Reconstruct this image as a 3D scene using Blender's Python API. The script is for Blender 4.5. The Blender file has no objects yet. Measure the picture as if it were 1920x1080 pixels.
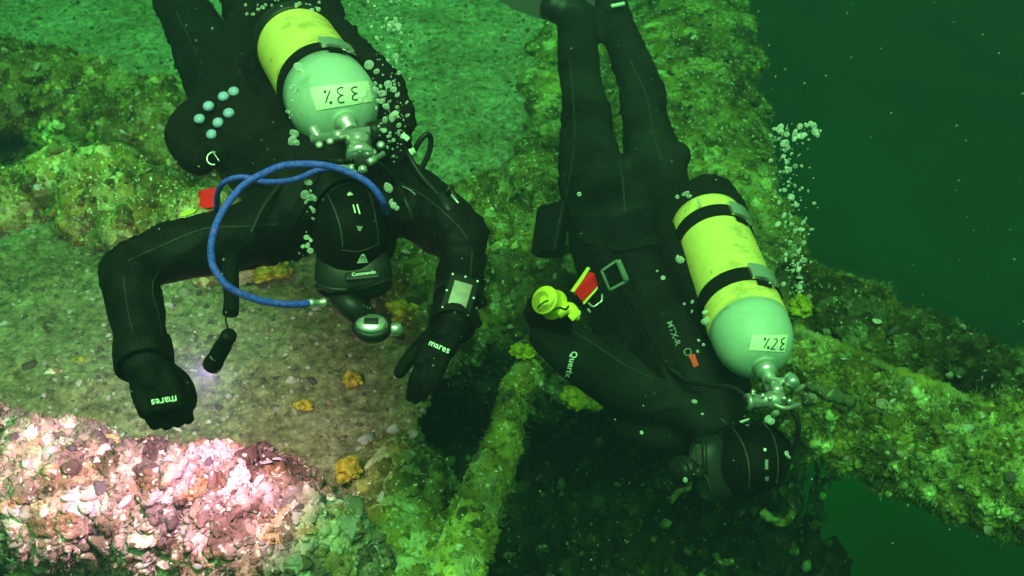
import bpy, bmesh, math, random
import numpy as np
from mathutils import Vector, Matrix, Quaternion
from mathutils.bvhtree import BVHTree

random.seed(7)
rng = np.random.default_rng(7)
scene = bpy.context.scene
col = scene.collection

# ------------------------------------------------------------------ camera
FPX = 2059.0                      # focal length in pixels of the 1920 px wide photograph
PITCH = math.radians(36.0)
CAM = np.array([0.0, 0.0, 2.4])
cam_data = bpy.data.cameras.new('camera')
cam = bpy.data.objects.new('camera', cam_data)
col.objects.link(cam)
cam.location = CAM
cam.rotation_euler = (math.radians(90) - PITCH, 0, 0)
cam_data.sensor_width = 36.0
cam_data.lens = FPX / 1920.0 * 36.0
cam_data.clip_start = 0.02
cam_data.clip_end = 500.0
cam_data.dof.use_dof = True
cam_data.dof.focus_distance = 2.45
cam_data.dof.aperture_fstop = 7.0
scene.camera = cam

# ------------------------------------------------------------------ light under water
WATER = (0.62, 1.0, 0.42)         # daylight after some metres of green water
SUN_DIR = Vector((-0.05, -0.36, 0.93)).normalized()      # towards the light
world = bpy.data.worlds.new('World')
scene.world = world
world.use_nodes = True
wn, wl = world.node_tree.nodes, world.node_tree.links
wn.clear()
wo = wn.new('ShaderNodeOutputWorld')
wb = wn.new('ShaderNodeBackground')
wb.inputs['Strength'].default_value = 0.12
sky = wn.new('ShaderNodeTexSky')
sky.sky_type = 'NISHITA'
sky.sun_disc = False
sky.sun_elevation = math.asin(SUN_DIR.z)
sky.sun_rotation = math.atan2(SUN_DIR.x, SUN_DIR.y)
desat = wn.new('ShaderNodeHueSaturation')
desat.inputs['Saturation'].default_value = 0.15
tint = wn.new('ShaderNodeMix')
tint.data_type = 'RGBA'
tint.blend_type = 'MULTIPLY'
tint.inputs[0].default_value = 1.0
tint.inputs[7].default_value = (WATER[0], WATER[1], WATER[2], 1)
wl.new(sky.outputs[0], desat.inputs['Color'])
wl.new(desat.outputs[0], tint.inputs[6])
wl.new(tint.outputs[2], wb.inputs['Color'])
wl.new(wb.outputs[0], wo.inputs['Surface'])

sun_data = bpy.data.lights.new('sun', 'SUN')
sun_data.energy = 4.7
sun_data.angle = math.radians(32)
sun_data.color = WATER
sun = bpy.data.objects.new('sun', sun_data)
col.objects.link(sun)
sun.rotation_euler = SUN_DIR.to_track_quat('Z', 'Y').to_euler()
sun.location = (-2, -3, 9)

scene.render.engine = 'CYCLES'
scene.view_settings.view_transform = 'Standard'
scene.view_settings.look = 'None'
scene.view_settings.exposure = 0.35
scene.view_settings.gamma = 1.0
scene.view_settings.use_curve_mapping = False
scene.cycles.use_denoising = True
scene.cycles.denoiser = 'OPENIMAGEDENOISE'
scene.cycles.max_bounces = 6
scene.cycles.diffuse_bounces = 3
scene.cycles.glossy_bounces = 3
scene.cycles.transmission_bounces = 4
scene.cycles.transparent_max_bounces = 12
scene.cycles.volume_bounces = 1
scene.cycles.caustics_reflective = False
scene.cycles.caustics_refractive = False

# ------------------------------------------------------------------ helpers: geometry
AF = np.array([0, math.cos(PITCH), -math.sin(PITCH)])
AU = np.array([0, math.sin(PITCH), math.cos(PITCH)])
AX = np.array([1.0, 0, 0])
def ray(u, v):
    return AF + AX * (u - 960) / FPX + AU * (540 - v) / FPX
def P(u, v, d):
    return CAM + d * ray(u, v)
def G(u, v, z=0.0):
    r = ray(u, v)
    return CAM + r * (z - CAM[2]) / r[2]
def nrm(a):
    a = np.asarray(a, float)
    return a / np.linalg.norm(a)

def _h(ix, iy, iz, seed):
    h = (ix.astype(np.int64) * 374761393 + iy.astype(np.int64) * 668265263 + iz.astype(np.int64) * 2147483647 + seed * 1274126177) & 0xffffffff
    h = ((h ^ (h >> 13)) * 1274126177) & 0xffffffff
    h = ((h ^ (h >> 16)) * 2246822519) & 0xffffffff
    h = h ^ (h >> 15)
    return (h & 0xffffff).astype(np.float64) / 0xffffff
def vnoise(p, seed=0):
    i = np.floor(p); f = p - i; f = f * f * (3 - 2 * f)
    i = i.astype(np.int64); r = 0
    for dx in (0, 1):
        wx = f[:, 0] if dx else 1 - f[:, 0]
        for dy in (0, 1):
            wy = f[:, 1] if dy else 1 - f[:, 1]
            for dz in (0, 1):
                wz = f[:, 2] if dz else 1 - f[:, 2]
                r = r + wx * wy * wz * _h(i[:, 0] + dx, i[:, 1] + dy, i[:, 2] + dz, seed)
    return r * 2 - 1
def fbm(p, octv=4, seed=0, gain=0.5):
    a, r, q = 1.0, 0, np.asarray(p, float)
    for o in range(octv):
        r = r + a * vnoise(q, seed + o); q = q * 2.03 + 11.7; a *= gain
    return r
def worley(p, seed=0):
    i = np.floor(p).astype(np.int64); best = np.full(len(p), 9.0); idv = np.zeros(len(p))
    for dx in (-1, 0, 1):
        for dy in (-1, 0, 1):
            for dz in (-1, 0, 1):
                cx, cy, cz = i[:, 0] + dx, i[:, 1] + dy, i[:, 2] + dz
                qx = cx + _h(cx, cy, cz, seed); qy = cy + _h(cx, cy, cz, seed + 1); qz = cz + _h(cx, cy, cz, seed + 2)
                d = (p[:, 0] - qx) ** 2 + (p[:, 1] - qy) ** 2 + (p[:, 2] - qz) ** 2
                m = d < best
                best = np.where(m, d, best); idv = np.where(m, _h(cx, cy, cz, seed + 3), idv)
    return np.sqrt(best), idv
def bumps(p, seed):
    d, i = worley(p, seed)
    return np.sqrt(np.clip(1 - (d / 0.75) ** 2, 0, 1)) * (0.25 + 0.75 * i)
def crust(p, big=0.05, mid=0.03, small=0.014):
    return (big * fbm(p * 2.6, 3, 3) + 1.6 * mid * np.clip(bumps(p * 4.5 + 0.3 * fbm(p * 8, 2, 19)[:, None], 71) - 0.25, 0, 1) + mid * bumps(p * 9 + 0.15 * fbm(p * 20, 2, 9)[:, None], 21) + small * bumps(p * 24, 33)
            + 0.35 * small * fbm(p * 60, 2, 51))

# ------------------------------------------------------------------ helpers: objects
def raw_mesh(name, v, f, smooth=True):
    """v: n x 3 array, f: m x k array (one k) or a list of polygons"""
    me = bpy.data.meshes.new(name)
    v = np.asarray(v, np.float32)
    if isinstance(f, np.ndarray):
        k = f.shape[1]; m = len(f)
        me.vertices.add(len(v)); me.vertices.foreach_set('co', v.ravel())
        me.loops.add(m * k); me.loops.foreach_set('vertex_index', f.astype(np.int32).ravel())
        me.polygons.add(m); me.polygons.foreach_set('loop_start', np.arange(0, m * k, k, dtype=np.int32))
        me.update(calc_edges=True)
    else:
        me.from_pydata([tuple(map(float, a)) for a in v], [], [tuple(map(int, a)) for a in f]); me.update()
    me.validate()
    if smooth:
        me.polygons.foreach_set('use_smooth', np.ones(len(me.polygons), dtype=bool))
    return me
def wloc(o):
    p = np.zeros(3)
    while o is not None:
        p = p + np.array(o.location); o = o.parent
    return p
def obj(name, v, f, mat, parent=None, smooth=True, at=None):
    """one mesh object from world-space vertices; its origin is the parent's, or `at`"""
    v = np.asarray(v, float)
    base = wloc(parent) if parent is not None else np.zeros(3)
    loc = np.zeros(3) if at is None else np.asarray(at, float) - base
    me = raw_mesh(name, v - base - loc, f, smooth)
    me.materials.append(mat)
    o = bpy.data.objects.new(name, me)
    o.location = loc
    if parent is not None: o.parent = parent
    col.objects.link(o)
    return o
def tag(o, label=None, cat=None, group=None, kind=None):
    if label: o['label'] = label
    if cat: o['category'] = cat
    if group: o['group'] = group
    if kind: o['kind'] = kind
    return o
def thing(name, loc, label, cat, group=None):
    o = bpy.data.objects.new(name, None)
    o.empty_display_size = 0.05
    o.location = loc
    col.objects.link(o)
    return tag(o, label, cat, group)
def merge(*parts):
    V, Fc, n = [], [], 0
    for v, f in parts:
        V.append(np.asarray(v, float)); Fc += [[int(i) + n for i in q] for q in f]; n += len(v)
    return np.concatenate(V), Fc
def catmull(pts, n):
    p = np.asarray(pts, float)
    if len(p) == 2: 
        t = np.linspace(0, 1, n + 1)[:, None]; return p[0] * (1 - t) + p[1] * t
    q = np.vstack([2 * p[0] - p[1], p, 2 * p[-1] - p[-2]]); out = []
    for i in range(len(p) - 1):
        a, b, c, d = q[i], q[i + 1], q[i + 2], q[i + 3]
        for t in np.linspace(0, 1, n, endpoint=False):
            out.append(0.5 * (2 * b + (c - a) * t + (2 * a - 5 * b + 4 * c - d) * t * t + (3 * b - a - 3 * c + d) * t ** 3))
    out.append(p[-1]); return np.array(out)
def frames(c, up=None):
    t = np.gradient(c, axis=0); t /= np.linalg.norm(t, axis=1)[:, None] + 1e-12
    if up is None:
        up = np.array([0, 0, 1.0]) if abs(t[0][2]) < 0.9 else np.array([1.0, 0, 0])
        n = nrm(np.cross(np.cross(t[0], up), t[0])); N = [n]
        for i in range(1, len(c)):
            n = N[-1] - t[i] * np.dot(N[-1], t[i]); N.append(nrm(n))
        N = np.array(N)
    else:
        N = up - t * (t @ up)[:, None]; N /= np.linalg.norm(N, axis=1)[:, None]
    return t, N, np.cross(t, N)
def tube(pts, r, seg=10, sub=6, smooth_path=True):
    p = np.asarray(pts, float)
    rr = np.full(len(p), r, float) if np.isscalar(r) else np.asarray(r, float)
    if smooth_path:
        c = catmull(np.column_stack([p, rr]), sub); c, rr = c[:, :3], c[:, 3]
    else: c = p
    t, N, B = frames(c)
    a = np.linspace(0, 2 * math.pi, seg, endpoint=False)
    V = c[:, None, :] + rr[:, None, None] * (np.cos(a)[None, :, None] * N[:, None, :] + np.sin(a)[None, :, None] * B[:, None, :])
    n = len(c); V = V.reshape(-1, 3)
    F = [[i * seg + j, i * seg + (j + 1) % seg, (i + 1) * seg + (j + 1) % seg, (i + 1) * seg + j] for i in range(n - 1) for j in range(seg)]
    F += [[j for j in range(seg)][::-1], [(n - 1) * seg + j for j in range(seg)]]
    return V, F
def ico(c, r, sub=2, axes=None):
    bm = bmesh.new(); bmesh.ops.create_icosphere(bm, subdivisions=sub, radius=1)
    v = np.array([x.co[:] for x in bm.verts]); f = [[x.index for x in q.verts] for q in bm.faces]; bm.free()
    r = np.full(3, r) if np.isscalar(r) else np.asarray(r, float)
    v = v * r
    if axes is not None: v = v @ np.asarray(axes, float)
    return v + np.asarray(c, float), f
def lathe(profile, o, ax, ref, seg=40, a0=0, a1=None):
    """profile: list of (s, r) along ax from o; ref: direction of angle 0"""
    ax = nrm(ax); x = nrm(ref - ax * np.dot(ref, ax)); y = np.cross(ax, x)
    a = np.linspace(0, 2 * math.pi, seg, endpoint=False)
    V = [o + ax * s + r * (math.cos(t) * x + math.sin(t) * y) for s, r in profile for t in a]
    n = len(profile)
    F = [[i * seg + j, (i + 1) * seg + j, (i + 1) * seg + (j + 1) % seg, i * seg + (j + 1) % seg] for i in range(n - 1) for j in range(seg)]
    F += [[j for j in range(seg)], [(n - 1) * seg + j for j in range(seg)][::-1]]
    return np.array(V), F
def box(c, ax, size, bev=0.0):
    """box with axes rows ax (3x3) and full sizes; bev rounds its edges"""
    bm = bmesh.new(); bmesh.ops.create_cube(bm, size=1.0)
    for v in bm.verts: v.co = Vector((v.co.x * size[0], v.co.y * size[1], v.co.z * size[2]))
    if bev > 0: bmesh.ops.bevel(bm, geom=list(bm.edges), offset=bev, segments=3, profile=0.6, affect='EDGES')
    bm.verts.index_update()
    v = np.array([x.co[:] for x in bm.verts]); f = [[x.index for x in q.verts] for q in bm.faces]; bm.free()
    return v @ np.asarray(ax, float) + np.asarray(c, float), f
def axes(z, x):
    z = nrm(z); x = np.asarray(x, float); x = nrm(x - z * np.dot(x, z)); return np.array([x, np.cross(z, x), z])
def remeshed(v, f, voxel, it=6, fac=0.5):
    """fuse overlapping closed shells into one continuous surface"""
    me = raw_mesh('tmp', v, f); o = bpy.data.objects.new('tmp', me); col.objects.link(o)
    m = o.modifiers.new('r', 'REMESH'); m.mode = 'VOXEL'; m.voxel_size = voxel
    s = o.modifiers.new('s', 'SMOOTH'); s.factor = fac; s.iterations = it
    dg = bpy.context.evaluated_depsgraph_get()
    ev = o.evaluated_get(dg).to_mesh()
    n = len(ev.vertices); V = np.empty(n * 3, np.float32); ev.vertices.foreach_get('co', V)
    N = np.empty(n * 3, np.float32); ev.vertices.foreach_get('normal', N)
    k = np.empty(len(ev.loops), np.int32); ev.loops.foreach_get('vertex_index', k)
    tot = np.empty(len(ev.polygons), np.int32); ev.polygons.foreach_get('loop_total', tot)
    F, j = [], 0
    if (tot == 4).all(): F = k.reshape(-1, 4).copy()
    else:
        for t in tot: F.append(k[j:j + t].tolist()); j += t
    o.evaluated_get(dg).to_mesh_clear()
    bpy.data.objects.remove(o); bpy.data.meshes.remove(me)
    return V.reshape(-1, 3).astype(float), F, N.reshape(-1, 3).astype(float)
def bvh_of(v, f):
    return BVHTree.FromPolygons([tuple(a) for a in np.asarray(v, float).tolist()], [list(map(int, q)) for q in f])
def hit(bvh, u, v):
    d = Vector(nrm(ray(u, v)))
    h = bvh.ray_cast(Vector(CAM), d)
    return h

# ------------------------------------------------------------------ materials
def new_mat(name):
    m = bpy.data.materials.new(name); m.use_nodes = True
    nt = m.node_tree; return m, nt.nodes, nt.links, nt.nodes['Principled BSDF']
def ramp(n, stops, interp='LINEAR'):
    r = n.new('ShaderNodeValToRGB'); r.color_ramp.interpolation = interp; e = r.color_ramp.elements
    while len(e) > 1: e.remove(e[0])
    e[0].position, e[0].color = stops[0][0], (*stops[0][1], 1)
    for p, c in stops[1:]:
        x = e.new(p); x.color = (*c, 1)
    return r
def simple(name, c, rough=0.6, metal=0.0, noise=0.0, scale=40, bump=0.0, bscale=200, spec=0.5):
    m, n, l, b = new_mat(name)
    b.inputs['Roughness'].default_value = rough; b.inputs['Metallic'].default_value = metal
    b.inputs['Base Color'].default_value = (*c, 1); b.inputs['Specular IOR Level'].default_value = spec
    tc = n.new('ShaderNodeTexCoord')
    t = n.new('ShaderNodeTexNoise'); t.inputs['Scale'].default_value = scale; t.inputs['Detail'].default_value = 5
    l.new(tc.outputs['Object'], t.inputs['Vector'])
    r = ramp(n, [(0.3, [x * (1 - noise) for x in c]), (0.7, [min(1, x * (1 + noise)) for x in c])])
    l.new(t.outputs['Fac'], r.inputs[0]); l.new(r.outputs[0], b.inputs['Base Color'])
    if bump:
        t2 = n.new('ShaderNodeTexNoise'); t2.inputs['Scale'].default_value = bscale; t2.inputs['Detail'].default_value = 3
        l.new(tc.outputs['Object'], t2.inputs['Vector'])
        bp = n.new('ShaderNodeBump'); bp.inputs['Strength'].default_value = bump; bp.inputs['Distance'].default_value = 0.004
        l.new(t2.outputs['Fac'], bp.inputs['Height']); l.new(bp.outputs[0], b.inputs['Normal'])
    return m
def crust_mat(name, cols, pale=0.25, scale=22, dark=0.0):
    """encrusting growth: cell-wise colours, pale specks, rusty and weedy patches"""
    m, n, l, b = new_mat(name)
    b.inputs['Roughness'].default_value = 0.9; b.inputs['Specular IOR Level'].default_value = 0.12
    ge = n.new('ShaderNodeNewGeometry')
    class tc: outputs = {'Object': ge.outputs['Position']}
    nz = n.new('ShaderNodeTexNoise'); nz.inputs['Scale'].default_value = 14; nz.inputs['Detail'].default_value = 4
    l.new(tc.outputs['Object'], nz.inputs['Vector'])
    mixv = n.new('ShaderNodeMix'); mixv.data_type = 'RGBA'; mixv.inputs[0].default_value = 0.08
    l.new(tc.outputs['Object'], mixv.inputs[6]); l.new(nz.outputs['Color'], mixv.inputs[7])
    vo = n.new('ShaderNodeTexVoronoi'); vo.inputs['Scale'].default_value = scale
    l.new(mixv.outputs[2], vo.inputs['Vector'])
    sep = n.new('ShaderNodeSeparateColor'); l.new(vo.outputs['Color'], sep.inputs[0])
    k = len(cols)
    r = ramp(n, [((i + 0.5) / k, c) for i, c in enumerate(cols)])
    l.new(sep.outputs[0], r.inputs[0])
    # large patches
    n2 = n.new('ShaderNodeTexNoise'); n2.inputs['Scale'].default_value = 3.5; n2.inputs['Detail'].default_value = 6; n2.inputs['Roughness'].default_value = 0.65
    l.new(tc.outputs['Object'], n2.inputs['Vector'])
    r2 = ramp(n, [(0.34, (0.28, 0.26, 0.2)), (0.46, (0.62, 0.6, 0.5)), (0.56, (1.0, 1.0, 0.9)), (0.68, (1.6, 1.6, 1.5))])
    l.new(n2.outputs['Fac'], r2.inputs[0])
    mul = n.new('ShaderNodeMix'); mul.data_type = 'RGBA'; mul.blend_type = 'MULTIPLY'; mul.inputs[0].default_value = 1
    l.new(r.outputs[0], mul.inputs[6]); l.new(r2.outputs[0], mul.inputs[7])
    # pale specks (worm tubes, barnacles)
    v2 = n.new('ShaderNodeTexVoronoi'); v2.inputs['Scale'].default_value = scale * 4.2
    l.new(mixv.outputs[2], v2.inputs['Vector'])
    s2 = n.new('ShaderNodeSeparateColor'); l.new(v2.outputs['Color'], s2.inputs[0])
    r3 = ramp(n, [(1 - pale - 0.02, (0, 0, 0)), (1 - pale + 0.06, (1, 1, 1))]); l.new(s2.outputs[1], r3.inputs[0])
    r4 = ramp(n, [(0.25, (1, 1, 1)), (0.5, (0, 0, 0))]); l.new(v2.outputs['Distance'], r4.inputs[0])
    mm = n.new('ShaderNodeMath'); mm.operation = 'MULTIPLY'; l.new(r3.outputs[0], mm.inputs[0]); l.new(r4.outputs[0], mm.inputs[1])
    mx = n.new('ShaderNodeMix'); mx.data_type = 'RGBA'; l.new(mm.outputs[0], mx.inputs[0])
    l.new(mul.outputs[2], mx.inputs[6]); mx.inputs[7].default_value = (0.40, 0.44, 0.34, 1)
    # pieces differ a little from their neighbours
    oi = n.new('ShaderNodeObjectInfo'); ad = n.new('ShaderNodeMath'); ad.operation = 'ADD'; l.new(oi.outputs['Random'], ad.inputs[0]); l.new(ge.outputs['Random Per Island'], ad.inputs[1])
    fr = n.new('ShaderNodeMath'); fr.operation = 'FRACT'; l.new(ad.outputs[0], fr.inputs[0])
    r5 = ramp(n, [(0.0, (0.62, 0.6, 0.56)), (0.5, (1, 1, 1)), (0.9, (1.35, 1.33, 1.25)), (1.0, (2.0, 1.95, 1.8))]); l.new(fr.outputs[0], r5.inputs[0])
    m5 = n.new('ShaderNodeMix'); m5.data_type = 'RGBA'; m5.blend_type = 'MULTIPLY'; m5.inputs[0].default_value = 1; m5.clamp_result = True
    l.new(mx.outputs[2], m5.inputs[6]); l.new(r5.outputs[0], m5.inputs[7])
    l.new(m5.outputs[2], b.inputs['Base Color'])
    n3 = n.new('ShaderNodeTexNoise'); n3.inputs['Scale'].default_value = 90; n3.inputs['Detail'].default_value = 5
    l.new(tc.outputs['Object'], n3.inputs['Vector'])
    bp = n.new('ShaderNodeBump'); bp.inputs['Strength'].default_value = 0.8; bp.inputs['Distance'].default_value = 0.012
    l.new(n3.outputs['Fac'], bp.inputs['Height']); l.new(bp.outputs[0], b.inputs['Normal'])
    return m
def piece_mat(name, cols, island=True, rough=0.8):
    """colour differs from piece to piece"""
    m, n, l, b = new_mat(name)
    b.inputs['Roughness'].default_value = rough; b.inputs['Specular IOR Level'].default_value = 0.25
    if island:
        g = n.new('ShaderNodeNewGeometry'); src = g.outputs['Random Per Island']
    else:
        g = n.new('ShaderNodeObjectInfo'); src = g.outputs['Random']
    k = len(cols)
    r = ramp(n, [(i / k, c) for i, c in enumerate(cols)], 'CONSTANT'); l.new(src, r.inputs[0])
    tc = n.new('ShaderNodeTexCoord')
    nz = n.new('ShaderNodeTexNoise'); nz.inputs['Scale'].default_value = 70; nz.inputs['Detail'].default_value = 4
    l.new(tc.outputs['Object'], nz.inputs['Vector'])
    r2 = ramp(n, [(0.3, (0.6, 0.6, 0.6)), (0.7, (1.15, 1.15, 1.15))]); l.new(nz.outputs['Fac'], r2.inputs[0])
    mul = n.new('ShaderNodeMix'); mul.data_type = 'RGBA'; mul.blend_type = 'MULTIPLY'; mul.inputs[0].default_value = 1
    l.new(r.outputs[0], mul.inputs[6]); l.new(r2.outputs[0], mul.inputs[7]); l.new(mul.outputs[2], b.inputs['Base Color'])
    bp = n.new('ShaderNodeBump'); bp.inputs['Strength'].default_value = 0.5; bp.inputs['Distance'].default_value = 0.006
    l.new(nz.outputs['Fac'], bp.inputs['Height']); l.new(bp.outputs[0], b.inputs['Normal'])
    return m

OLIVE = [(0.15, 0.15, 0.03), (0.06, 0.06, 0.015), (0.22, 0.22, 0.06), (0.11, 0.115, 0.03), (0.26, 0.29, 0.12), (0.05, 0.05, 0.015), (0.20, 0.18, 0.03), (0.29, 0.33, 0.17)]
PINK = [(0.24, 0.19, 0.16), (0.12, 0.09, 0.07), (0.34, 0.30, 0.29), (0.20, 0.15, 0.13), (0.06, 0.045, 0.04), (0.46, 0.43, 0.43), (0.28, 0.20, 0.11), (0.09, 0.065, 0.05)]
SHADED = [(0.035, 0.035, 0.009), (0.014, 0.014, 0.004), (0.055, 0.055, 0.014), (0.022, 0.022, 0.006), (0.085, 0.085, 0.025), (0.012, 0.012, 0.004)]
M = {}
M['crust'] = crust_mat('olive_growth', OLIVE, 0.22)
M['crust_pink'] = crust_mat('pale_pink_growth', PINK, 0.22, 17)
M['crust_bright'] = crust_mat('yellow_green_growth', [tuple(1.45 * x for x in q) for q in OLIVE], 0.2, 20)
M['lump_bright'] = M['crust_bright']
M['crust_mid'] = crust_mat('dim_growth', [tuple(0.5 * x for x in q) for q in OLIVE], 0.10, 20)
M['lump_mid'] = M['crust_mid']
M['crust_shaded'] = crust_mat('shade_tinted_growth', SHADED, 0.06)  # growth with shade put into its colour, for the hold and the recess
M['crust_bar'] = crust_mat('yellow_growth', [(0.24, 0.235, 0.04), (0.12, 0.12, 0.025), (0.31, 0.31, 0.08), (0.17, 0.17, 0.03), (0.26, 0.28, 0.14)], 0.1, 18)
M['crust_pale'] = crust_mat('silted_growth', [(0.22, 0.25, 0.15), (0.15, 0.16, 0.08), (0.28, 0.32, 0.22), (0.19, 0.21, 0.11), (0.31, 0.36, 0.27), (0.12, 0.115, 0.05)], 0.2)
M['lump'] = M['crust']
M['lump_o'] = M['crust']
M['lump_pale'] = M['crust_pale']
M['lump_pink'] = M['crust_pink']
M['lump_pink_o'] = M['crust_pink']
M['lump_shaded'] = M['crust_shaded']
M['shell'] = piece_mat('shell_piece', [(0.50, 0.48, 0.45), (0.34, 0.30, 0.26), (0.60, 0.58, 0.56), (0.40, 0.33, 0.27), (0.10, 0.08, 0.085)], False, 0.5)
M['bits'] = piece_mat('shell_grit', [(0.20, 0.21, 0.14), (0.30, 0.33, 0.25), (0.07, 0.07, 0.04), (0.11, 0.11, 0.06), (0.36, 0.38, 0.31), (0.16, 0.14, 0.07), (0.05, 0.045, 0.03)])
M['sponge'] = simple('yellow_sponge', (0.27, 0.25, 0.02), 0.95, 0, 0.7, 45, 1.0, 90, 0.05)
M['sponge_orange'] = simple('orange_sponge', (0.62, 0.33, 0.05), 0.95, 0, 0.4, 40, 1.0, 90, 0.05)
M['sponge_peach'] = simple('peach_sponge', (0.55, 0.34, 0.17), 0.95, 0, 0.5, 30, 1.0, 80, 0.05)
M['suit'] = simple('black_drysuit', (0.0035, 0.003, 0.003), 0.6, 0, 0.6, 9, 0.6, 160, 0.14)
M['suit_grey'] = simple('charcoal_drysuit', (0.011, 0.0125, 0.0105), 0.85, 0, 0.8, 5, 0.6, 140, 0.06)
M['neoprene'] = simple('black_neoprene', (0.004, 0.0035, 0.0035), 0.65, 0, 0.4, 30, 0.4, 260, 0.08)
M['rubber'] = simple('black_rubber', (0.01, 0.01, 0.01), 0.45, 0, 0.3, 30, 0, 100, 0.3)
M['webbing'] = simple('black_webbing', (0.008, 0.007, 0.006), 0.75, 0, 0.4, 60, 0.5, 500, 0.1)
M['glue'] = simple('grey_seam_glue', (0.016, 0.016, 0.014), 0.7, 0, 0.6, 80)
M['yellow'] = simple('yellow_tank_paint', (1.0, 0.74, 0.20), 0.42, 0, 0.07, 55, 0.15, 120, 0.4)
M['grey'] = simple('grey_tank_paint', (0.44, 0.56, 0.50), 0.45, 0, 0.06, 70, 0.12, 200, 0.4)
def wear(mt, colr, scale, amount):
    n, l = mt.node_tree.nodes, mt.node_tree.links; bs = n['Principled BSDF']; src = bs.inputs['Base Color'].links[0].from_socket
    tc = n.new('ShaderNodeTexCoord'); t = n.new('ShaderNodeTexNoise'); t.inputs['Scale'].default_value = scale; t.inputs['Detail'].default_value = 8; t.inputs['Roughness'].default_value = 0.7
    l.new(tc.outputs['Object'], t.inputs['Vector']); r = ramp(n, [(amount, (0, 0, 0)), (amount + 0.05, (0.8, 0.8, 0.8))]); l.new(t.outputs['Fac'], r.inputs[0])
    m = n.new('ShaderNodeMix'); m.data_type = 'RGBA'; l.new(r.outputs[0], m.inputs[0]); l.new(src, m.inputs[6]); m.inputs[7].default_value = (*colr, 1); l.new(m.outputs[2], bs.inputs['Base Color'])
wear(M['yellow'], (0.30, 0.32, 0.14), 26, 0.60); wear(M['yellow'], (0.55, 0.45, 0.12), 7, 0.56); wear(M['grey'], (0.28, 0.30, 0.26), 30, 0.61)
M['tape'] = simple('white_tape', (0.86, 0.88, 0.74), 0.5, 0, 0.03, 30)
M['ink'] = simple('black_marker', (0.02, 0.03, 0.03), 0.6)
M['steel'] = simple('satin_steel', (0.72, 0.72, 0.70), 0.28, 0.75, 0.1, 60, 0.08, 120)
M['chrome'] = simple('chromed_brass', (0.78, 0.78, 0.76), 0.2, 0.85, 0.06, 60)
M['dull'] = simple('dull_metal', (0.35, 0.35, 0.34), 0.4, 0.6, 0.2, 60)
M['white'] = simple('white_print', (0.75, 0.78, 0.74), 0.6)
M['dimwhite'] = simple('worn_white_print', (0.20, 0.22, 0.22), 0.7, 0, 0.4, 200)
M['red'] = simple('red_fabric', (1.0, 0.004, 0.012), 0.7, 0, 0.0, 60, 0.3, 300, 0.2)
M['redprint'] = simple('red_print', (0.95, 0.03, 0.01), 0.6)
M['lime'] = simple('fluorescent_yellow_plastic', (0.75, 0.70, 0.04), 0.5, 0, 0.08, 60)
M['slate'] = simple('grey_green_plastic', (0.12, 0.16, 0.14), 0.55, 0, 0.2, 60)
M['bluecap'] = simple('pale_blue_plastic', (0.35, 0.42, 0.75), 0.4, 0, 0.15, 80)
M['skin'] = simple('skin', (0.62, 0.30, 0.22), 0.6, 0, 0.12, 40)
M['screen'] = simple('grey_screen', (0.26, 0.21, 0.20), 0.35, 0, 0.3, 60)
M['screenbase'] = simple('black_plastic', (0.005, 0.005, 0.005), 0.5, 0, 0.3, 40, 0, 10, 0.12)
# braided blue hose
m, n, l, b = new_mat('blue_braided_hose')
b.inputs['Roughness'].default_value = 0.55
tc = n.new('ShaderNodeTexCoord'); nz = n.new('ShaderNodeTexNoise'); nz.inputs['Scale'].default_value = 120; l.new(tc.outputs['Object'], nz.inputs['Vector'])
r = ramp(n, [(0.35, (0.015, 0.05, 0.55)), (0.5, (0.03, 0.085, 0.85)), (0.68, (0.16, 0.09, 0.75))]); l.new(nz.outputs['Fac'], r.inputs[0]); l.new(r.outputs[0], b.inputs['Base Color'])
wv = n.new('ShaderNodeTexVoronoi'); wv.inputs['Scale'].default_value = 420; l.new(tc.outputs['Object'], wv.inputs['Vector'])
bp = n.new('ShaderNodeBump'); bp.inputs['Strength'].default_value = 0.6; bp.inputs['Distance'].default_value = 0.002; l.new(wv.outputs['Distance'], bp.inputs['Height']); l.new(bp.outputs[0], b.inputs['Normal'])
M['blue'] = m
# glass of masks
m, n, l, b = new_mat('mask_glass')
b.inputs['Base Color'].default_value = (0.1, 0.14, 0.12, 1); b.inputs['Roughness'].default_value = 0.06; b.inputs['Alpha'].default_value = 0.55
M['glass'] = m
# air bubbles: a silvery skin that lets part of the scene through
m, n, l, b = new_mat('air_bubble')
b.inputs['Base Color'].default_value = (0.92, 0.92, 0.92, 1); b.inputs['Roughness'].default_value = 0.12; b.inputs['Metallic'].default_value = 0.0; b.inputs['Specular IOR Level'].default_value = 1.0
lw = n.new('ShaderNodeLayerWeight'); lw.inputs['Blend'].default_value = 0.45
r = ramp(n, [(0.0, (0.22, 0.22, 0.22)), (0.35, (0.36, 0.36, 0.36)), (0.8, (1, 1, 1))]); l.new(lw.outputs['Facing'], r.inputs[0]); l.new(r.outputs[0], b.inputs['Alpha'])
M['bubble'] = m
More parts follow.
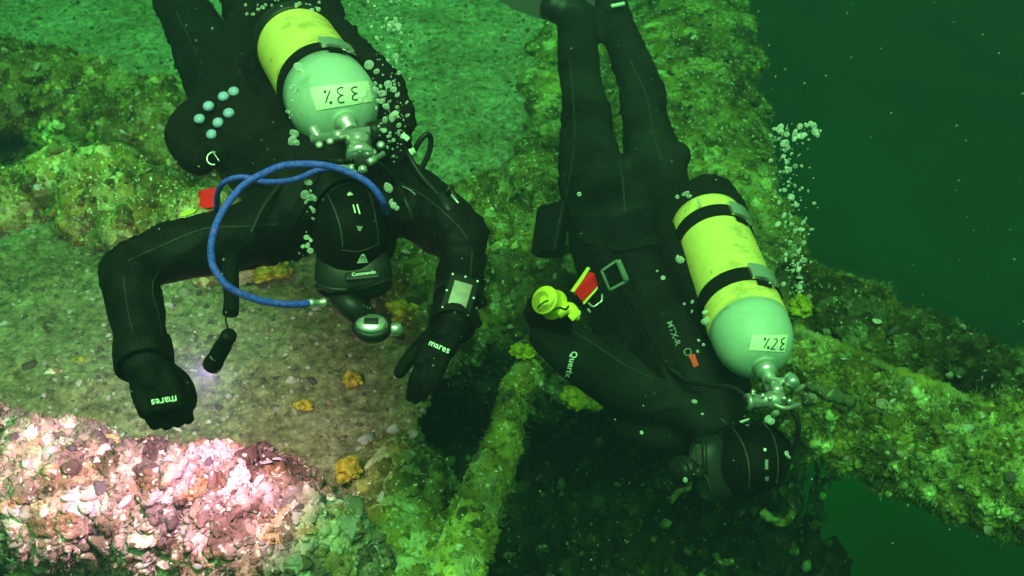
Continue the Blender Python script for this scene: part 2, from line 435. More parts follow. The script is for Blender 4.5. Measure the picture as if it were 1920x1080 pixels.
# silt on the plates
m, n, l, b = new_mat('silt')
b.inputs['Roughness'].default_value = 0.95; b.inputs['Specular IOR Level'].default_value = 0.08
tc = n.new('ShaderNodeTexCoord')
n1 = n.new('ShaderNodeTexNoise'); n1.inputs['Scale'].default_value = 2.2; n1.inputs['Detail'].default_value = 7; n1.inputs['Roughness'].default_value = 0.6
n2 = n.new('ShaderNodeTexNoise'); n2.inputs['Scale'].default_value = 24; n2.inputs['Detail'].default_value = 8; n2.inputs['Roughness'].default_value = 0.85
v1 = n.new('ShaderNodeTexVoronoi'); v1.inputs['Scale'].default_value = 75
for q in (n1, n2, v1): l.new(tc.outputs['Object'], q.inputs['Vector'])
r1 = ramp(n, [(0.34, (0.17, 0.18, 0.09)), (0.5, (0.235, 0.27, 0.17)), (0.66, (0.30, 0.36, 0.26))]); l.new(n1.outputs['Fac'], r1.inputs[0])
r2 = ramp(n, [(0.38, (0.22, 0.21, 0.16)), (0.46, (0.66, 0.64, 0.58)), (0.53, (1.0, 1.0, 0.98)), (0.62, (1.75, 1.75, 1.7))]); l.new(n2.outputs['Fac'], r2.inputs[0])
mu = n.new('ShaderNodeMix'); mu.data_type = 'RGBA'; mu.blend_type = 'MULTIPLY'; mu.inputs[0].default_value = 1
l.new(r1.outputs[0], mu.inputs[6]); l.new(r2.outputs[0], mu.inputs[7])
s1 = n.new('ShaderNodeSeparateColor'); l.new(v1.outputs['Color'], s1.inputs[0])
r3 = ramp(n, [(0.86, (0, 0, 0)), (0.9, (1, 1, 1))]); l.new(s1.outputs[0], r3.inputs[0])
r4 = ramp(n, [(0.2, (0.75, 0.75, 0.75)), (0.42, (0, 0, 0))]); l.new(v1.outputs['Distance'], r4.inputs[0])
mm = n.new('ShaderNodeMath'); mm.operation = 'MULTIPLY'; l.new(r3.outputs[0], mm.inputs[0]); l.new(r4.outputs[0], mm.inputs[1])
mx = n.new('ShaderNodeMix'); mx.data_type = 'RGBA'; l.new(mm.outputs[0], mx.inputs[0]); l.new(mu.outputs[2], mx.inputs[6]); mx.inputs[7].default_value = (0.5, 0.48, 0.42, 1)
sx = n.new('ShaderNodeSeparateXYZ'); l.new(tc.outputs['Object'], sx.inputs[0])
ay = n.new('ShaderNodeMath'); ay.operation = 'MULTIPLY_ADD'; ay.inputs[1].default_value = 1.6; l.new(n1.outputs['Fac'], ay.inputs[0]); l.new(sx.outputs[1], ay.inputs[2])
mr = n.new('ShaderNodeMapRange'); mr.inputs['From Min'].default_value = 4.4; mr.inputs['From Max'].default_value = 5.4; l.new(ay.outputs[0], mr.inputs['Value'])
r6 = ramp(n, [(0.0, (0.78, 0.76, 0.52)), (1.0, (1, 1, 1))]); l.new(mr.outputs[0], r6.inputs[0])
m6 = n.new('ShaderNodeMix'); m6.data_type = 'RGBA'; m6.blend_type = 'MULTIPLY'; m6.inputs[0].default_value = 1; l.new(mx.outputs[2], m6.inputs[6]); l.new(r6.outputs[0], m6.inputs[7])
l.new(m6.outputs[2], b.inputs['Base Color'])
bp = n.new('ShaderNodeBump'); bp.inputs['Strength'].default_value = 0.9; bp.inputs['Distance'].default_value = 0.012
l.new(n2.outputs['Fac'], bp.inputs['Height']); l.new(bp.outputs[0], b.inputs['Normal'])
M['silt'] = m
M['mud'] = simple('dark_mud', (0.10, 0.10, 0.08), 0.95, 0, 0.5, 0.4, 0, 10, 0.05)

# ------------------------------------------------------------------ the setting
def sheet(name, x0, x1, y0, y1, res, hfun, mat, keep=None, parent=None):
    nx, ny = int((x1 - x0) / res) + 1, int((y1 - y0) / res) + 1
    X, Y = np.meshgrid(np.linspace(x0, x1, nx), np.linspace(y0, y1, ny))
    p = np.column_stack([X.ravel(), Y.ravel(), np.zeros(X.size)])
    p[:, 2] = hfun(p)
    idx = np.arange(nx * ny).reshape(ny, nx)
    f = np.column_stack([idx[:-1, :-1].ravel(), idx[:-1, 1:].ravel(), idx[1:, 1:].ravel(), idx[1:, :-1].ravel()])
    if keep is not None:
        k = keep(p); f = f[k[f].all(axis=1)]
        used = np.unique(f); mp = np.full(len(p), -1); mp[used] = np.arange(len(used)); p = p[used]; f = mp[f]
    o = obj(name, p, f, mat, parent)
    return o, p
def in_poly(p, poly):
    x, y = p[:, 0], p[:, 1]; ins = np.zeros(len(p), bool); n = len(poly)
    for i in range(n):
        (xa, ya), (xb, yb) = poly[i][:2], poly[(i + 1) % n][:2]
        c = ((ya > y) != (yb > y)) & (x < (xb - xa) * (y - ya) / (yb - ya + 1e-12) + xa)
        ins ^= c
    return ins

# sea bed far below the wreck
o, _ = sheet('ground', -58, 58, -50, 62, 1.0, lambda p: -9.0 + 0.35 * fbm(p * 0.15, 4, 5), M['mud'])
tag(o, kind='structure')

# plates of the wreck under silt
EDGE = [G(1390, -330), G(1400, 0), G(1385, 250), G(1430, 450), G(1470, 600), G(1250, 650), G(1010, 640), G(850, 640), G(800, 720), G(770, 850), G(765, 1000), G(770, 1300),
        G(-900, 1300), G(-900, -330)]
GAP = [G(-400, 930), G(-60, 940), G(100, 960), G(300, 960), G(420, 975), G(450, 1060), G(330, 1058), G(200, 1045), G(60, 1052), G(-60, 1075), G(-400, 1100)]
def deck_h(p):
    return 0.03 * fbm(p * 1.4, 4, 2) + 0.016 * fbm(p * 8, 4, 8) + 0.014 * bumps(p * 26, 61) * (vnoise(p * 3 + 5, 6) > -0.2) + 0.004 * fbm(p * 70, 2, 4)
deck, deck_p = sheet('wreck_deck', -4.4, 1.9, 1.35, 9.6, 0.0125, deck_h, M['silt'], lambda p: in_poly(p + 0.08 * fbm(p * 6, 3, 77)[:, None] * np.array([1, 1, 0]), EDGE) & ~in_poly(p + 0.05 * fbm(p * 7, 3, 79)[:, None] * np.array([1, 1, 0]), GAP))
tag(deck, kind='structure')

# hold below the broken edge, its shade put into the growth colour
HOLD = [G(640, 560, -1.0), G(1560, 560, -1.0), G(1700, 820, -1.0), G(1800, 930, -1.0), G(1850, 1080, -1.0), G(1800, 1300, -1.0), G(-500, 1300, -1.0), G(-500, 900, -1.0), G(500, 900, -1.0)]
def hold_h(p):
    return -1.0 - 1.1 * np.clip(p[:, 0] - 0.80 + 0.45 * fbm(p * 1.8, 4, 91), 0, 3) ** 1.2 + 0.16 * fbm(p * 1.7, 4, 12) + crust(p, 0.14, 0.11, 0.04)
hold, hold_p = sheet('hold_floor', -3.2, 3.2, 1.0, 5.6, 0.018, hold_h, M['crust_shaded'], lambda p: in_poly(p + 0.30 * fbm(p * 3.2, 4, 78)[:, None] * np.array([1, 1, 0]), HOLD))
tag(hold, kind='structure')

# pieces of growth
def lump_shape(seed, sub=1):
    v, f = ico((0, 0, 0), 1.0, sub)
    d = 1 + 0.55 * fbm(v * 1.3 + seed * 7.1, 3, seed) ; v = v * d[:, None] * np.array([1.0, 0.6 + 0.08 * seed, 1.0])
    return v, np.array(f)
LUMPS = [lump_shape(s) for s in range(6)]
def shell_shape(seed):
    r = np.random.default_rng(seed); V, F = [], []
    n = 10
    for k in range(4):
        t = k / 3; a = np.linspace(0, 2 * math.pi, n, endpoint=False)
        w = t * (1 + 0.10 * r.standard_normal(n) * (k == 3))
        V += [(x * 1.0 + 0.35 * (1 - t), y * (0.72 + 0.1 * r.random()), 0.42 * (1 - t * t)) for x, y in zip(w * np.cos(a), w * np.sin(a))]
    for k in range(3):
        for j in range(n): F.append([k * n + j, (k + 1) * n + j, (k + 1) * n + (j + 1) % n, k * n + (j + 1) % n])
    return np.array(V), np.array(F)
def rot_to(nv, spin):
    t = axes(nv, [math.cos(spin), math.sin(spin), 0.31]); return t
def scatter_mesh(pos, nor, sizes, templates, squash=0.7, sink=0.25):
    V, F, n0 = [], [], 0
    for p, q, s in zip(pos, nor, sizes):
        v, f = templates[rng.integers(len(templates))]
        A = rot_to(q, rng.random() * 6.28)
        sc = s * np.array([rng.uniform(0.7, 1.3), rng.uniform(0.7, 1.3), squash * rng.uniform(0.7, 1.4)])
        V.append((v * sc) @ A + p - q * sink * s); F.append(f + n0); n0 += len(v)
    return np.concatenate(V), np.concatenate(F)
def tufts(pos, nor, h, wd=0.13):
    n = len(pos); k = 5
    V = np.zeros((n, k, 3, 3))
    for j in range(k):
        d = nor + rng.normal(0, 0.55, (n, 3)); d /= np.linalg.norm(d, axis=1)[:, None]
        s = rng.normal(0, 1, (n, 3)); s = np.cross(d, s); s /= np.linalg.norm(s, axis=1)[:, None]
        L = h * rng.uniform(0.4, 1.3, n)[:, None] ** 1.3 * 1.0
        b = pos + rng.normal(0, h * 0.25, (n, 3))
        V[:, j, 0] = b - s * h * wd; V[:, j, 1] = b + s * h * wd; V[:, j, 2] = b + d * L
    V = V.reshape(-1, 3); return V, np.arange(len(V)).reshape(-1, 3)
TMPL = {}
def shared(name, v, f, mat):
    if name not in TMPL:
        me = raw_mesh(name, v, f); me.materials.append(mat); TMPL[name] = me
    return TMPL[name]
def put(name, mesh, parent, p, q, scale, spin=None):
    o = bpy.data.objects.new(name, mesh)
    A = rot_to(q, rng.random() * 6.28 if spin is None else spin)
    o.rotation_euler = Matrix(A.T.tolist()).to_euler(); o.scale = scale
    o.location = np.asarray(p) - (wloc(parent) if parent is not None else 0)
    if parent is not None: o.parent = parent
    col.objects.link(o); return o
for s in range(6):
    v, f = lump_shape(s, 3)
    for mk in ('lump_o', 'lump_pink_o', 'lump_shaded', 'lump_pale', 'lump_mid', 'lump_bright'): shared('lump%d_%s' % (s, mk), v, f, M[mk])
for s in range(4):
    v, f = shell_shape(s); shared('shell%d' % s, v, f, M['shell'])

def base_seed(path): return float(abs(path[0][0] * 3.7 + path[0][1]))
def ridge(name, label, cat, path, radii, mats, amp=(0.10, 0.045, 0.018), flat=1.0, full=False, res=0.0105, pieces=60, shells=20, stuff=1200, tuft=2500,
          lump_size=(0.012, 0.035), group=None, wob=0.2):
    """a beam or rim swallowed by growth: core, single pieces one can pick out, and the fine growth between them"""
    mc, ml, mlo = mats
    c = np.column_stack([np.array(path, float), np.array(radii, float)])
    c = catmull(c, 24); rr = c[:, 3]; c = c[:, :3]
    L = np.concatenate([[0], np.cumsum(np.linalg.norm(np.diff(c, axis=0), axis=1))])
    ns = max(8, int(L[-1] / res)); t = np.linspace(0, L[-1], ns)
    c = np.column_stack([np.interp(t, L, c[:, k]) for k in range(3)]); rr = np.interp(t, L, rr)
    rr = rr * (1 + wob * fbm(np.column_stack([t * 2.3, np.full(ns, base_seed(path)), t * 0]), 3, 15))
    T, N, B = frames(c, np.array([0, 0, 1.0]))
    a0, a1 = (-math.pi, math.pi) if full else (-1.95, 1.95)
    na = max(12, int(rr.mean() * (a1 - a0) / res)); a = np.linspace(a0, a1, na)
    end = np.sqrt(np.clip(1 - (2 * np.linspace(0, 1, ns) - 1) ** 12, 0.02, 1))
    D = np.cos(a)[None, :, None] * N[:, None, :] * flat + np.sin(a)[None, :, None] * B[:, None, :]
    V = c[:, None, :] + (rr * end)[:, None, None] * D
    Dn = D / np.linalg.norm(D, axis=2)[:, :, None]
    V, Dn = V.reshape(-1, 3), Dn.reshape(-1, 3)
    if full:   # close the seam: blend displacement from position only, so both edges agree
        pass
    V = V + Dn * crust(V, *amp)[:, None]
    idx = np.arange(ns * na).reshape(ns, na)
    F = np.column_stack([idx[:-1, :-1].ravel(), idx[:-1, 1:].ravel(), idx[1:, 1:].ravel(), idx[1:, :-1].ravel()])
    base = c.mean(axis=0); base[2] = V[:, 2].min()
    root = thing(name, base, label, cat, group)
    obj('growth_core', V, F, mc, root)
    # normals for scattering
    Vg = V.reshape(ns, na, 3); dx = np.gradient(Vg, axis=0); dy = np.gradient(Vg, axis=1)
    Nn = np.cross(dy, dx).reshape(-1, 3); Nn /= np.linalg.norm(Nn, axis=1)[:, None] + 1e-9
    s = np.sign((Nn * Dn).sum(axis=1)); Nn *= np.where(s == 0, 1, s)[:, None]
    Nn = 0.5 * Nn + 0.5 * Dn; Nn /= np.linalg.norm(Nn, axis=1)[:, None] + 1e-9
    view = CAM - V; dist = np.linalg.norm(view, axis=1); fac = (Nn * view).sum(axis=1) / dist
    ok = np.where(fac > -0.25)[0]; front = np.where(fac > 0.15)[0]
    # in the picture? (largest single pieces belong where the photograph shows them)
    rel = V - CAM; dz = rel @ AF; uu = 960 + FPX * (rel @ AX) / dz; vv = 540 - FPX * (rel @ AU) / dz
    seen = front[(uu[front] > 5) & (uu[front] < 1915) & (vv[front] > 5) & (vv[front] < 1075)]
    if stuff:
        i = rng.choice(ok, stuff); sz = rng.uniform(lump_size[0], lump_size[1], stuff) * rng.uniform(0.15, 0.75, stuff) ** 1.3
        v, f = scatter_mesh(V[i], Nn[i], sz, LUMPS); q = obj('fine_growth', v, f, ml, root); q['kind'] = 'stuff'
    if tuft:
        i = rng.choice(ok, tuft); v, f = tufts(V[i], Nn[i], 0.011); 
        i = rng.choice(ok, tuft // 3); v2, f2 = tufts(V[i], Nn[i], 0.024, 0.05)
        q = obj('weed_fringe', np.vstack([v, v2]), np.vstack([f, f2 + len(v)]), ml, root, smooth=False); q['kind'] = 'stuff'
    if len(seen):
        for i in rng.choice(seen, pieces):
            s = lump_size[0] + (lump_size[1] - lump_size[0]) * rng.random() ** 1.8; put('growth_lump', TMPL['lump%d_%s' % (rng.integers(6), mlo)], root, V[i] - Nn[i] * s * 0.2, nrm(Nn[i] + rng.normal(0, 0.4, 3)), (s * rng.uniform(0.7, 1.3), s * rng.uniform(0.7, 1.3), s * rng.uniform(0.5, 1)))
        for i in rng.choice(seen, shells):
            s = rng.uniform(0.012, 0.026); nn = nrm(Nn[i] + rng.normal(0, 0.5, 3))
            put('shell', TMPL['shell%d' % rng.integers(4)], root, V[i] + Nn[i] * 0.003, nn, (s, s * rng.uniform(0.6, 1.1), s))
    return root
OL = (M['crust'], M['lump'], 'lump_o'); YB = (M['crust_bright'], M['crust_bright'], 'lump_bright'); MD = (M['crust_mid'], M['crust_mid'], 'lump_mid'); PL = (M['crust_pale'], M['lump_pale'], 'lump_pale'); PK = (M['crust_pink'], M['lump_pink'], 'lump_pink_o'); DK = (M['crust_shaded'], M['lump_shaded'], 'lump_shaded'); BR = (M['crust_bar'], M['crust_bar'], 'lump_o')
def gp(pts, z): return [G(u, v, z) for u, v in pts]
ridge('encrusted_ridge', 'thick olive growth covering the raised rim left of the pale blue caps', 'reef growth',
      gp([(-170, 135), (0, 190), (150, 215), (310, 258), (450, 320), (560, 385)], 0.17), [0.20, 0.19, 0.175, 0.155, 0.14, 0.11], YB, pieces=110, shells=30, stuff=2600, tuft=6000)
ridge('encrusted_ledge', 'shade-coloured growth band between the olive rim and the pale lumpy ledge', 'reef growth',
      gp([(-160, 305), (0, 315), (150, 325), (300, 350), (430, 395)], -0.04), [0.13, 0.13, 0.12, 0.11, 0.09], DK, pieces=40, shells=6, stuff=900, tuft=1600)  # dark colour stands in for the shade in the recess between the tiers
ridge('encrusted_ledge', 'low pale lumpy ledge under the olive rim, behind the bent elbow', 'reef growth',
      gp([(-160, 370), (0, 385), (110, 380), (230, 415), (370, 440), (520, 490)], 0.06), [0.12, 0.13, 0.14, 0.13, 0.12, 0.1], OL, pieces=50, shells=14, stuff=1200, tuft=1800)
ridge('encrusted_mound', 'bushy green growth between the two divers', 'reef growth',
      gp([(690, 560), (800, 520), (900, 465), (980, 430), (1050, 410)], 0.05), [0.1, 0.17, 0.2, 0.2, 0.16], OL, flat=0.8, pieces=70, shells=20, stuff=1500, tuft=3600)
ridge('encrusted_ridge', 'broad growth strip running up behind the right diver beside open water', 'reef growth',
      gp([(1300, -120), (1290, 0), (1275, 120), (1270, 250), (1290, 400), (1400, 560), (1480, 640)], 0.05), [0.27, 0.29, 0.33, 0.37, 0.38, 0.26, 0.2], OL, flat=0.4, full=True, amp=(0.05, 0.035, 0.018), wob=0.1, pieces=130, shells=36, stuff=3600, tuft=9000)
ridge('encrusted_strip', 'narrow green growth strip along the silt plate left of the right diver legs', 'reef growth',
      gp([(1140, -60), (1090, 60), (1060, 180), (1040, 300), (1060, 420)], 0.02), [0.1, 0.12, 0.15, 0.18, 0.2], OL, flat=0.6, pieces=60, shells=14, stuff=1200, tuft=3000)
ridge('encrusted_ledge', 'dark growth along the broken plate edge under the right diver', 'reef growth',
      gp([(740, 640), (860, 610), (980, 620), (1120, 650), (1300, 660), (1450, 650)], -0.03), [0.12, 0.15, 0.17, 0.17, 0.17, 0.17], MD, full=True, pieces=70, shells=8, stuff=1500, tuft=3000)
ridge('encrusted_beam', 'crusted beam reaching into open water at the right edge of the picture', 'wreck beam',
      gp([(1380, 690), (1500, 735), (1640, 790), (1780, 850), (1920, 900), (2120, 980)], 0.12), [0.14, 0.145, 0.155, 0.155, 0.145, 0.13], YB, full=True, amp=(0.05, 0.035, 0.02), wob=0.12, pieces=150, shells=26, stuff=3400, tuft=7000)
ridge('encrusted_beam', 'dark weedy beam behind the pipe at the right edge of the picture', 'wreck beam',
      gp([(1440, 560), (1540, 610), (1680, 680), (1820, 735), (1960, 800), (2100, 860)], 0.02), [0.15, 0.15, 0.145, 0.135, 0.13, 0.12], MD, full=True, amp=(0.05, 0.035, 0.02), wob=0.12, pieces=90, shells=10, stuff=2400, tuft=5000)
ridge('encrusted_bar', 'yellowish crusted bar leaning across the dark gap at the bottom centre', 'wreck bar',
      gp([(1000, 690), (965, 760), (935, 850), (900, 950), (868, 1050), (840, 1160)], 0.12), [0.050, 0.052, 0.050, 0.053, 0.057, 0.058], BR, amp=(0.025, 0.016, 0.009), full=True, pieces=34, shells=4, stuff=1200, tuft=160, lump_size=(0.008, 0.02))
ridge('encrusted_mound', 'lumpy greenish mound on the plate edge left of the leaning bar', 'reef growth',
      gp([(835, 640), (815, 690), (790, 740), (765, 800), (745, 880), (755, 980), (760, 1080), (770, 1200)], -0.04), [0.06, 0.06, 0.06, 0.07, 0.12, 0.14, 0.14, 0.14], OL, pieces=40, shells=6, stuff=800, tuft=1500)
ridge('encrusted_ridge', 'pale pink shell-covered ridge lit by the torch in the foreground', 'reef growth',
      gp([(-160, 865), (-20, 890), (120, 918), (240, 942), (330, 952), (420, 975), (490, 1010), (545, 1060), (600, 1150)], 0.14), [0.115, 0.115, 0.10, 0.085, 0.085, 0.10, 0.115, 0.12, 0.12], PK, amp=(0.06, 0.045, 0.022), full=True, pieces=280, shells=70, stuff=5200, tuft=3000, lump_size=(0.006, 0.036), res=0.0075, wob=0.45, flat=0.8)
root = thing('steel_pipe', G(1690, 700, 0.2), 'thin crusted pipe lying along the dark weedy beam at the right', 'pipe')
v, f = tube([G(1490, 622, 0.27), G(1600, 668, 0.27), G(1700, 705, 0.26), G(1800, 748, 0.25), G(1940, 812, 0.24)], 0.022, 12, 60)
v = v + 0.012 * fbm(v * 25, 3, 40)[:, None] * np.array([0, 0, 1]) + 0.006 * fbm(v * 60, 2, 41)[:, None]
obj('pipe_wall', v, f, M['crust_bar'], root)

# shell grit on the plates
i = rng.choice(len(deck_p), 22000)
pp = deck_p[i]; v, f = scatter_mesh(pp, np.tile([0, 0, 1.0], (len(pp), 1)) + rng.normal(0, 0.25, (len(pp), 3)), rng.uniform(0.004, 0.013, len(pp)) * np.where(rng.random(len(pp)) < 0.05, 2.2, 1), LUMPS, 0.6, 0.1)
tag(obj('shell_grit', v, f, M['bits']), 'shell grit and small pebbles strewn over the silt', 'shell grit', kind='stuff')
i = rng.choice(len(hold_p), 2500); pp = hold_p[i]
v, f = scatter_mesh(pp, np.tile([0, 0, 1.0], (len(pp), 1)), rng.uniform(0.012, 0.045, len(pp)), LUMPS, 0.8, 0.1)
tag(obj('hold_growth', v, f, M['lump_shaded']), 'shade-coloured lumps of growth on the floor of the dark hold', 'growth', kind='stuff')
i = rng.choice(len(hold_p), 900); pp = hold_p[i] + np.array([0, 0, 0.03])
v, f = scatter_mesh(pp, np.tile([0, 0, 1.0], (len(pp), 1)), rng.uniform(0.008, 0.034, len(pp)), LUMPS, 0.9, 0.0)
tag(obj('pale_hold_growth', v, f, M['crust']), 'scattered paler growth on the floor of the dark hold', 'growth', kind='stuff')
def worm(label, pts, z, r, mat):
    w = [G(u, q, z) for u, q in pts]; v, f = tube(w, r, 10, 8)
    v = v + 0.3 * r * fbm(v * 60, 2, 14)[:, None] + 0.25 * r * bumps(v * 70, 15)[:, None]
    return tag(obj('worm_tube', v, f, mat, at=w[0]), label, 'worm tube')
worm('thick curled pale tube right below the right diver hood', [(1466, 915), (1484, 938), (1484, 965), (1468, 980), (1446, 974), (1428, 962)], -0.35, 0.014, M['crust'])
worm('short bent pale tube left below the right diver hood', [(1293, 905), (1288, 918), (1272, 922), (1262, 934), (1256, 944)], -0.3, 0.010, M['crust'])
worm('small curved pale tube near the bottom edge in the dark hold', [(1340, 1040), (1350, 1053), (1366, 1056), (1374, 1054)], -0.5, 0.012, M['crust'])
worm('pale finger of growth on the beam beside the right tank valve', [(1516, 722), (1545, 738), (1575, 748), (1600, 760)], 0.36, 0.018, M['crust_pale'])

def stone(u, v, z, r, mat, label, cat, name='boulder', seed=0, sub=3, rough=0.3, flat=0.7):
    c = G(u, v, z); a, f = ico((0, 0, 0), 1, sub); d = 1 + rough * fbm(a * 1.6 + seed * 3.3, 4, seed) + 0.22 * bumps(a * 3.2 + seed, seed + 3) + 0.07 * bumps(a * 9 + seed, seed + 5) - 0.14 * bumps(a * 5.5, seed + 9)
    a = a * d[:, None] * np.array([r, r * 0.85, r * flat]) + c
    return tag(obj(name, a, f, mat, at=(c[0], c[1], c[2] - r * flat * 0.6)), label, cat)
SP = [(768, 578, 0.10, 0.055, 'sponge', 'round yellow sponge on growth between the left diver face and hand'),
      (590, 985, 0.16, 0.042, 'sponge_orange', 'orange yellow sponge at the right end of the torch-lit ridge'),
      (662, 710, 0.02, 0.032, 'sponge', 'small flat yellow sponge on silt below the chrome regulator'),
      (980, 660, 0.12, 0.036, 'sponge', 'pale yellow sponge beside the glove that holds the reel'),
      (1508, 575, 0.16, 0.05, 'sponge', 'bright yellow sponge on the rim right of the leaning tank'),
      (205, 868, 0.235, 0.10, 'sponge_peach', 'wide peach sponge draped over the torch-lit ridge below the fist'),
      (535, 925, 0.22, 0.035, 'sponge_orange', 'small pale orange sponge beside the shell at the ridge end'),
      (500, 500, 0.05, 0.085, 'sponge', 'broad ragged yellow sponge seen between the blue hose and the hood'),
      (570, 760, 0.02, 0.025, 'sponge', 'tiny dull orange sponge on silt right of the torch glow'),
      (655, 880, 0.06, 0.04, 'sponge', 'dull yellow sponge at the left foot of the lumpy mound'),
      (1095, 745, -0.05, 0.06, 'sponge', 'dim yellow sponge in shade under the printed sleeve')]
for k, (u, v, z, r, mk, lab) in enumerate(SP):
    stone(u, v, z, r, M[mk], lab, 'sponge', 'sea_sponge', k + 3, 5, 0.45, 0.3 if r > 0.08 else 0.6)
stone(100, 700, 0.03, 0.03, M['lump_pink_o'], 'white pebble on silt left of the drysuit cuff', 'pebble', 'pebble', 31, 2, 0.15)
stone(160, 712, 0.02, 0.028, M['bits'], 'brown pebble on silt just left of the drysuit cuff', 'pebble', 'pebble', 32, 2, 0.2)
stone(148, 678, 0.03, 0.025, M['sponge'], 'yellowish pebble on silt behind the white pebble', 'pebble', 'pebble', 33, 2, 0.2)
stone(55, 690, 0.02, 0.032, M['bits'], 'dull brown pebble at the left edge of the pebble group', 'pebble', 'pebble', 34, 2, 0.2)

# ------------------------------------------------------------------ helpers for things worn and carried
def chain(pts, sub=5, seg=14):
    """pts: (u, v, depth, radius) -> tapering limb with rounded ends"""
    w = np.array([[*P(u, v, d), r] for u, v, d, r in pts])
    c = catmull(w, sub)
    parts = [tube(c[:, :3], c[:, 3], seg, 1, False)]
    for i in (0, -1): parts.append(ico(c[i, :3], c[i, 3] * 0.995, 2))
    return merge(*parts)
def wrinkle(v, nrm_, amp, sc, seed):
    w = v + 0.04 * fbm(v * 7, 2, seed + 2)[:, None]
    fold = (1 - np.abs(vnoise(w * sc * np.array([0.8, 1.6, 2.6]) + 9, seed + 7))) ** 6 + 0.6 * (1 - np.abs(vnoise(w * sc * 2.1 * np.array([1.3, 1.0, 2.0]) + 4, seed + 8))) ** 6
    mask = np.clip(0.5 + 1.1 * vnoise(v * 4.5, seed + 11), 0, 1)
    return v + nrm_ * (0.5 * amp * fbm(v * sc, 3, seed) + 1.1 * amp * fold * mask)[:, None]
def stick_poly(pts, bvh, off=0.0012):
    """pixel outline or grid points dropped on a surface"""
    out = []
    last = None
    for u, v in pts:
        h = hit(bvh, u, v)
        if h[0] is None:
            out.append(last if last is not None else P(u, v, 2.5)); continue
        q = np.array(h[0]) + np.array(h[1]) * off
        if np.dot(h[1], ray(u, v)) > 0: q = np.array(h[0]) - np.array(h[1]) * off
        last = q; out.append(q)
    return np.array(out)
def patch(name, corners, bvh, mat, parent, n=8, m=8, off=0.0012):
    """a thin patch (label, print) lying on a surface; corners in pixels, in order round the outline"""
    c = np.array(corners, float); pts = []
    for i in range(n + 1):
        for j in range(m + 1):
            s, t = i / n, j / m
            pts.append((1 - s) * ((1 - t) * c[0] + t * c[1]) + s * ((1 - t) * c[3] + t * c[2]))
    V = stick_poly(pts, bvh, off)
    F = [[i * (m + 1) + j, i * (m + 1) + j + 1, (i + 1) * (m + 1) + j + 1, (i + 1) * (m + 1) + j] for i in range(n) for j in range(m)]
    return obj(name, V, F, mat, parent)
def strokes(name, lines, width, bvh, mat, parent, off=0.002):
    """hand-drawn or stitched lines on a surface, in pixels"""
    parts = []
    for ln in lines:
        p = catmull(np.array(ln, float), 6) if len(ln) > 2 else np.linspace(ln[0], ln[1], 5)
        t = np.gradient(p, axis=0); t /= np.linalg.norm(t, axis=1)[:, None] + 1e-9
        nn = np.column_stack([-t[:, 1], t[:, 0]]) * width / 2
        a, b = stick_poly(p + nn, bvh, off), stick_poly(p - nn, bvh, off); k = len(p)
        parts.append((np.vstack([a, b]), [[i, i + 1, k + i + 1, k + i] for i in range(k - 1)]))
    v, f = merge(*parts); return obj(name, v, f, mat, parent)
def lettering(name, text, centre, right, height, bvh, mat, parent, off=0.002, bold=0.0):
    """printed word: `right` is the reading direction in pixels (length ignored), text height in pixels"""
    cu = bpy.data.curves.new('t', 'FONT'); cu.body = text; cu.align_x = 'CENTER'; cu.align_y = 'CENTER'; cu.resolution_u = 2; cu.offset = bold
    o = bpy.data.objects.new('t', cu); col.objects.link(o)
    dg = bpy.context.evaluated_depsgraph_get(); me = o.evaluated_get(dg).to_mesh()
    V = np.array([v.co[:2] for v in me.vertices]); F = [list(p.vertices) for p in me.polygons]
    o.evaluated_get(dg).to_mesh_clear(); bpy.data.objects.remove(o); bpy.data.curves.remove(cu)
    r = np.array(right, float); r /= np.linalg.norm(r); up = np.array([r[1], -r[0]])
    px = np.array(centre) + (V[:, :1] * r + V[:, 1:] * up) * height
    return obj(name, stick_poly(px, bvh, off), F, mat, parent)
def person(label):
    return thing('person', (0, 0, 0), label, 'diver')
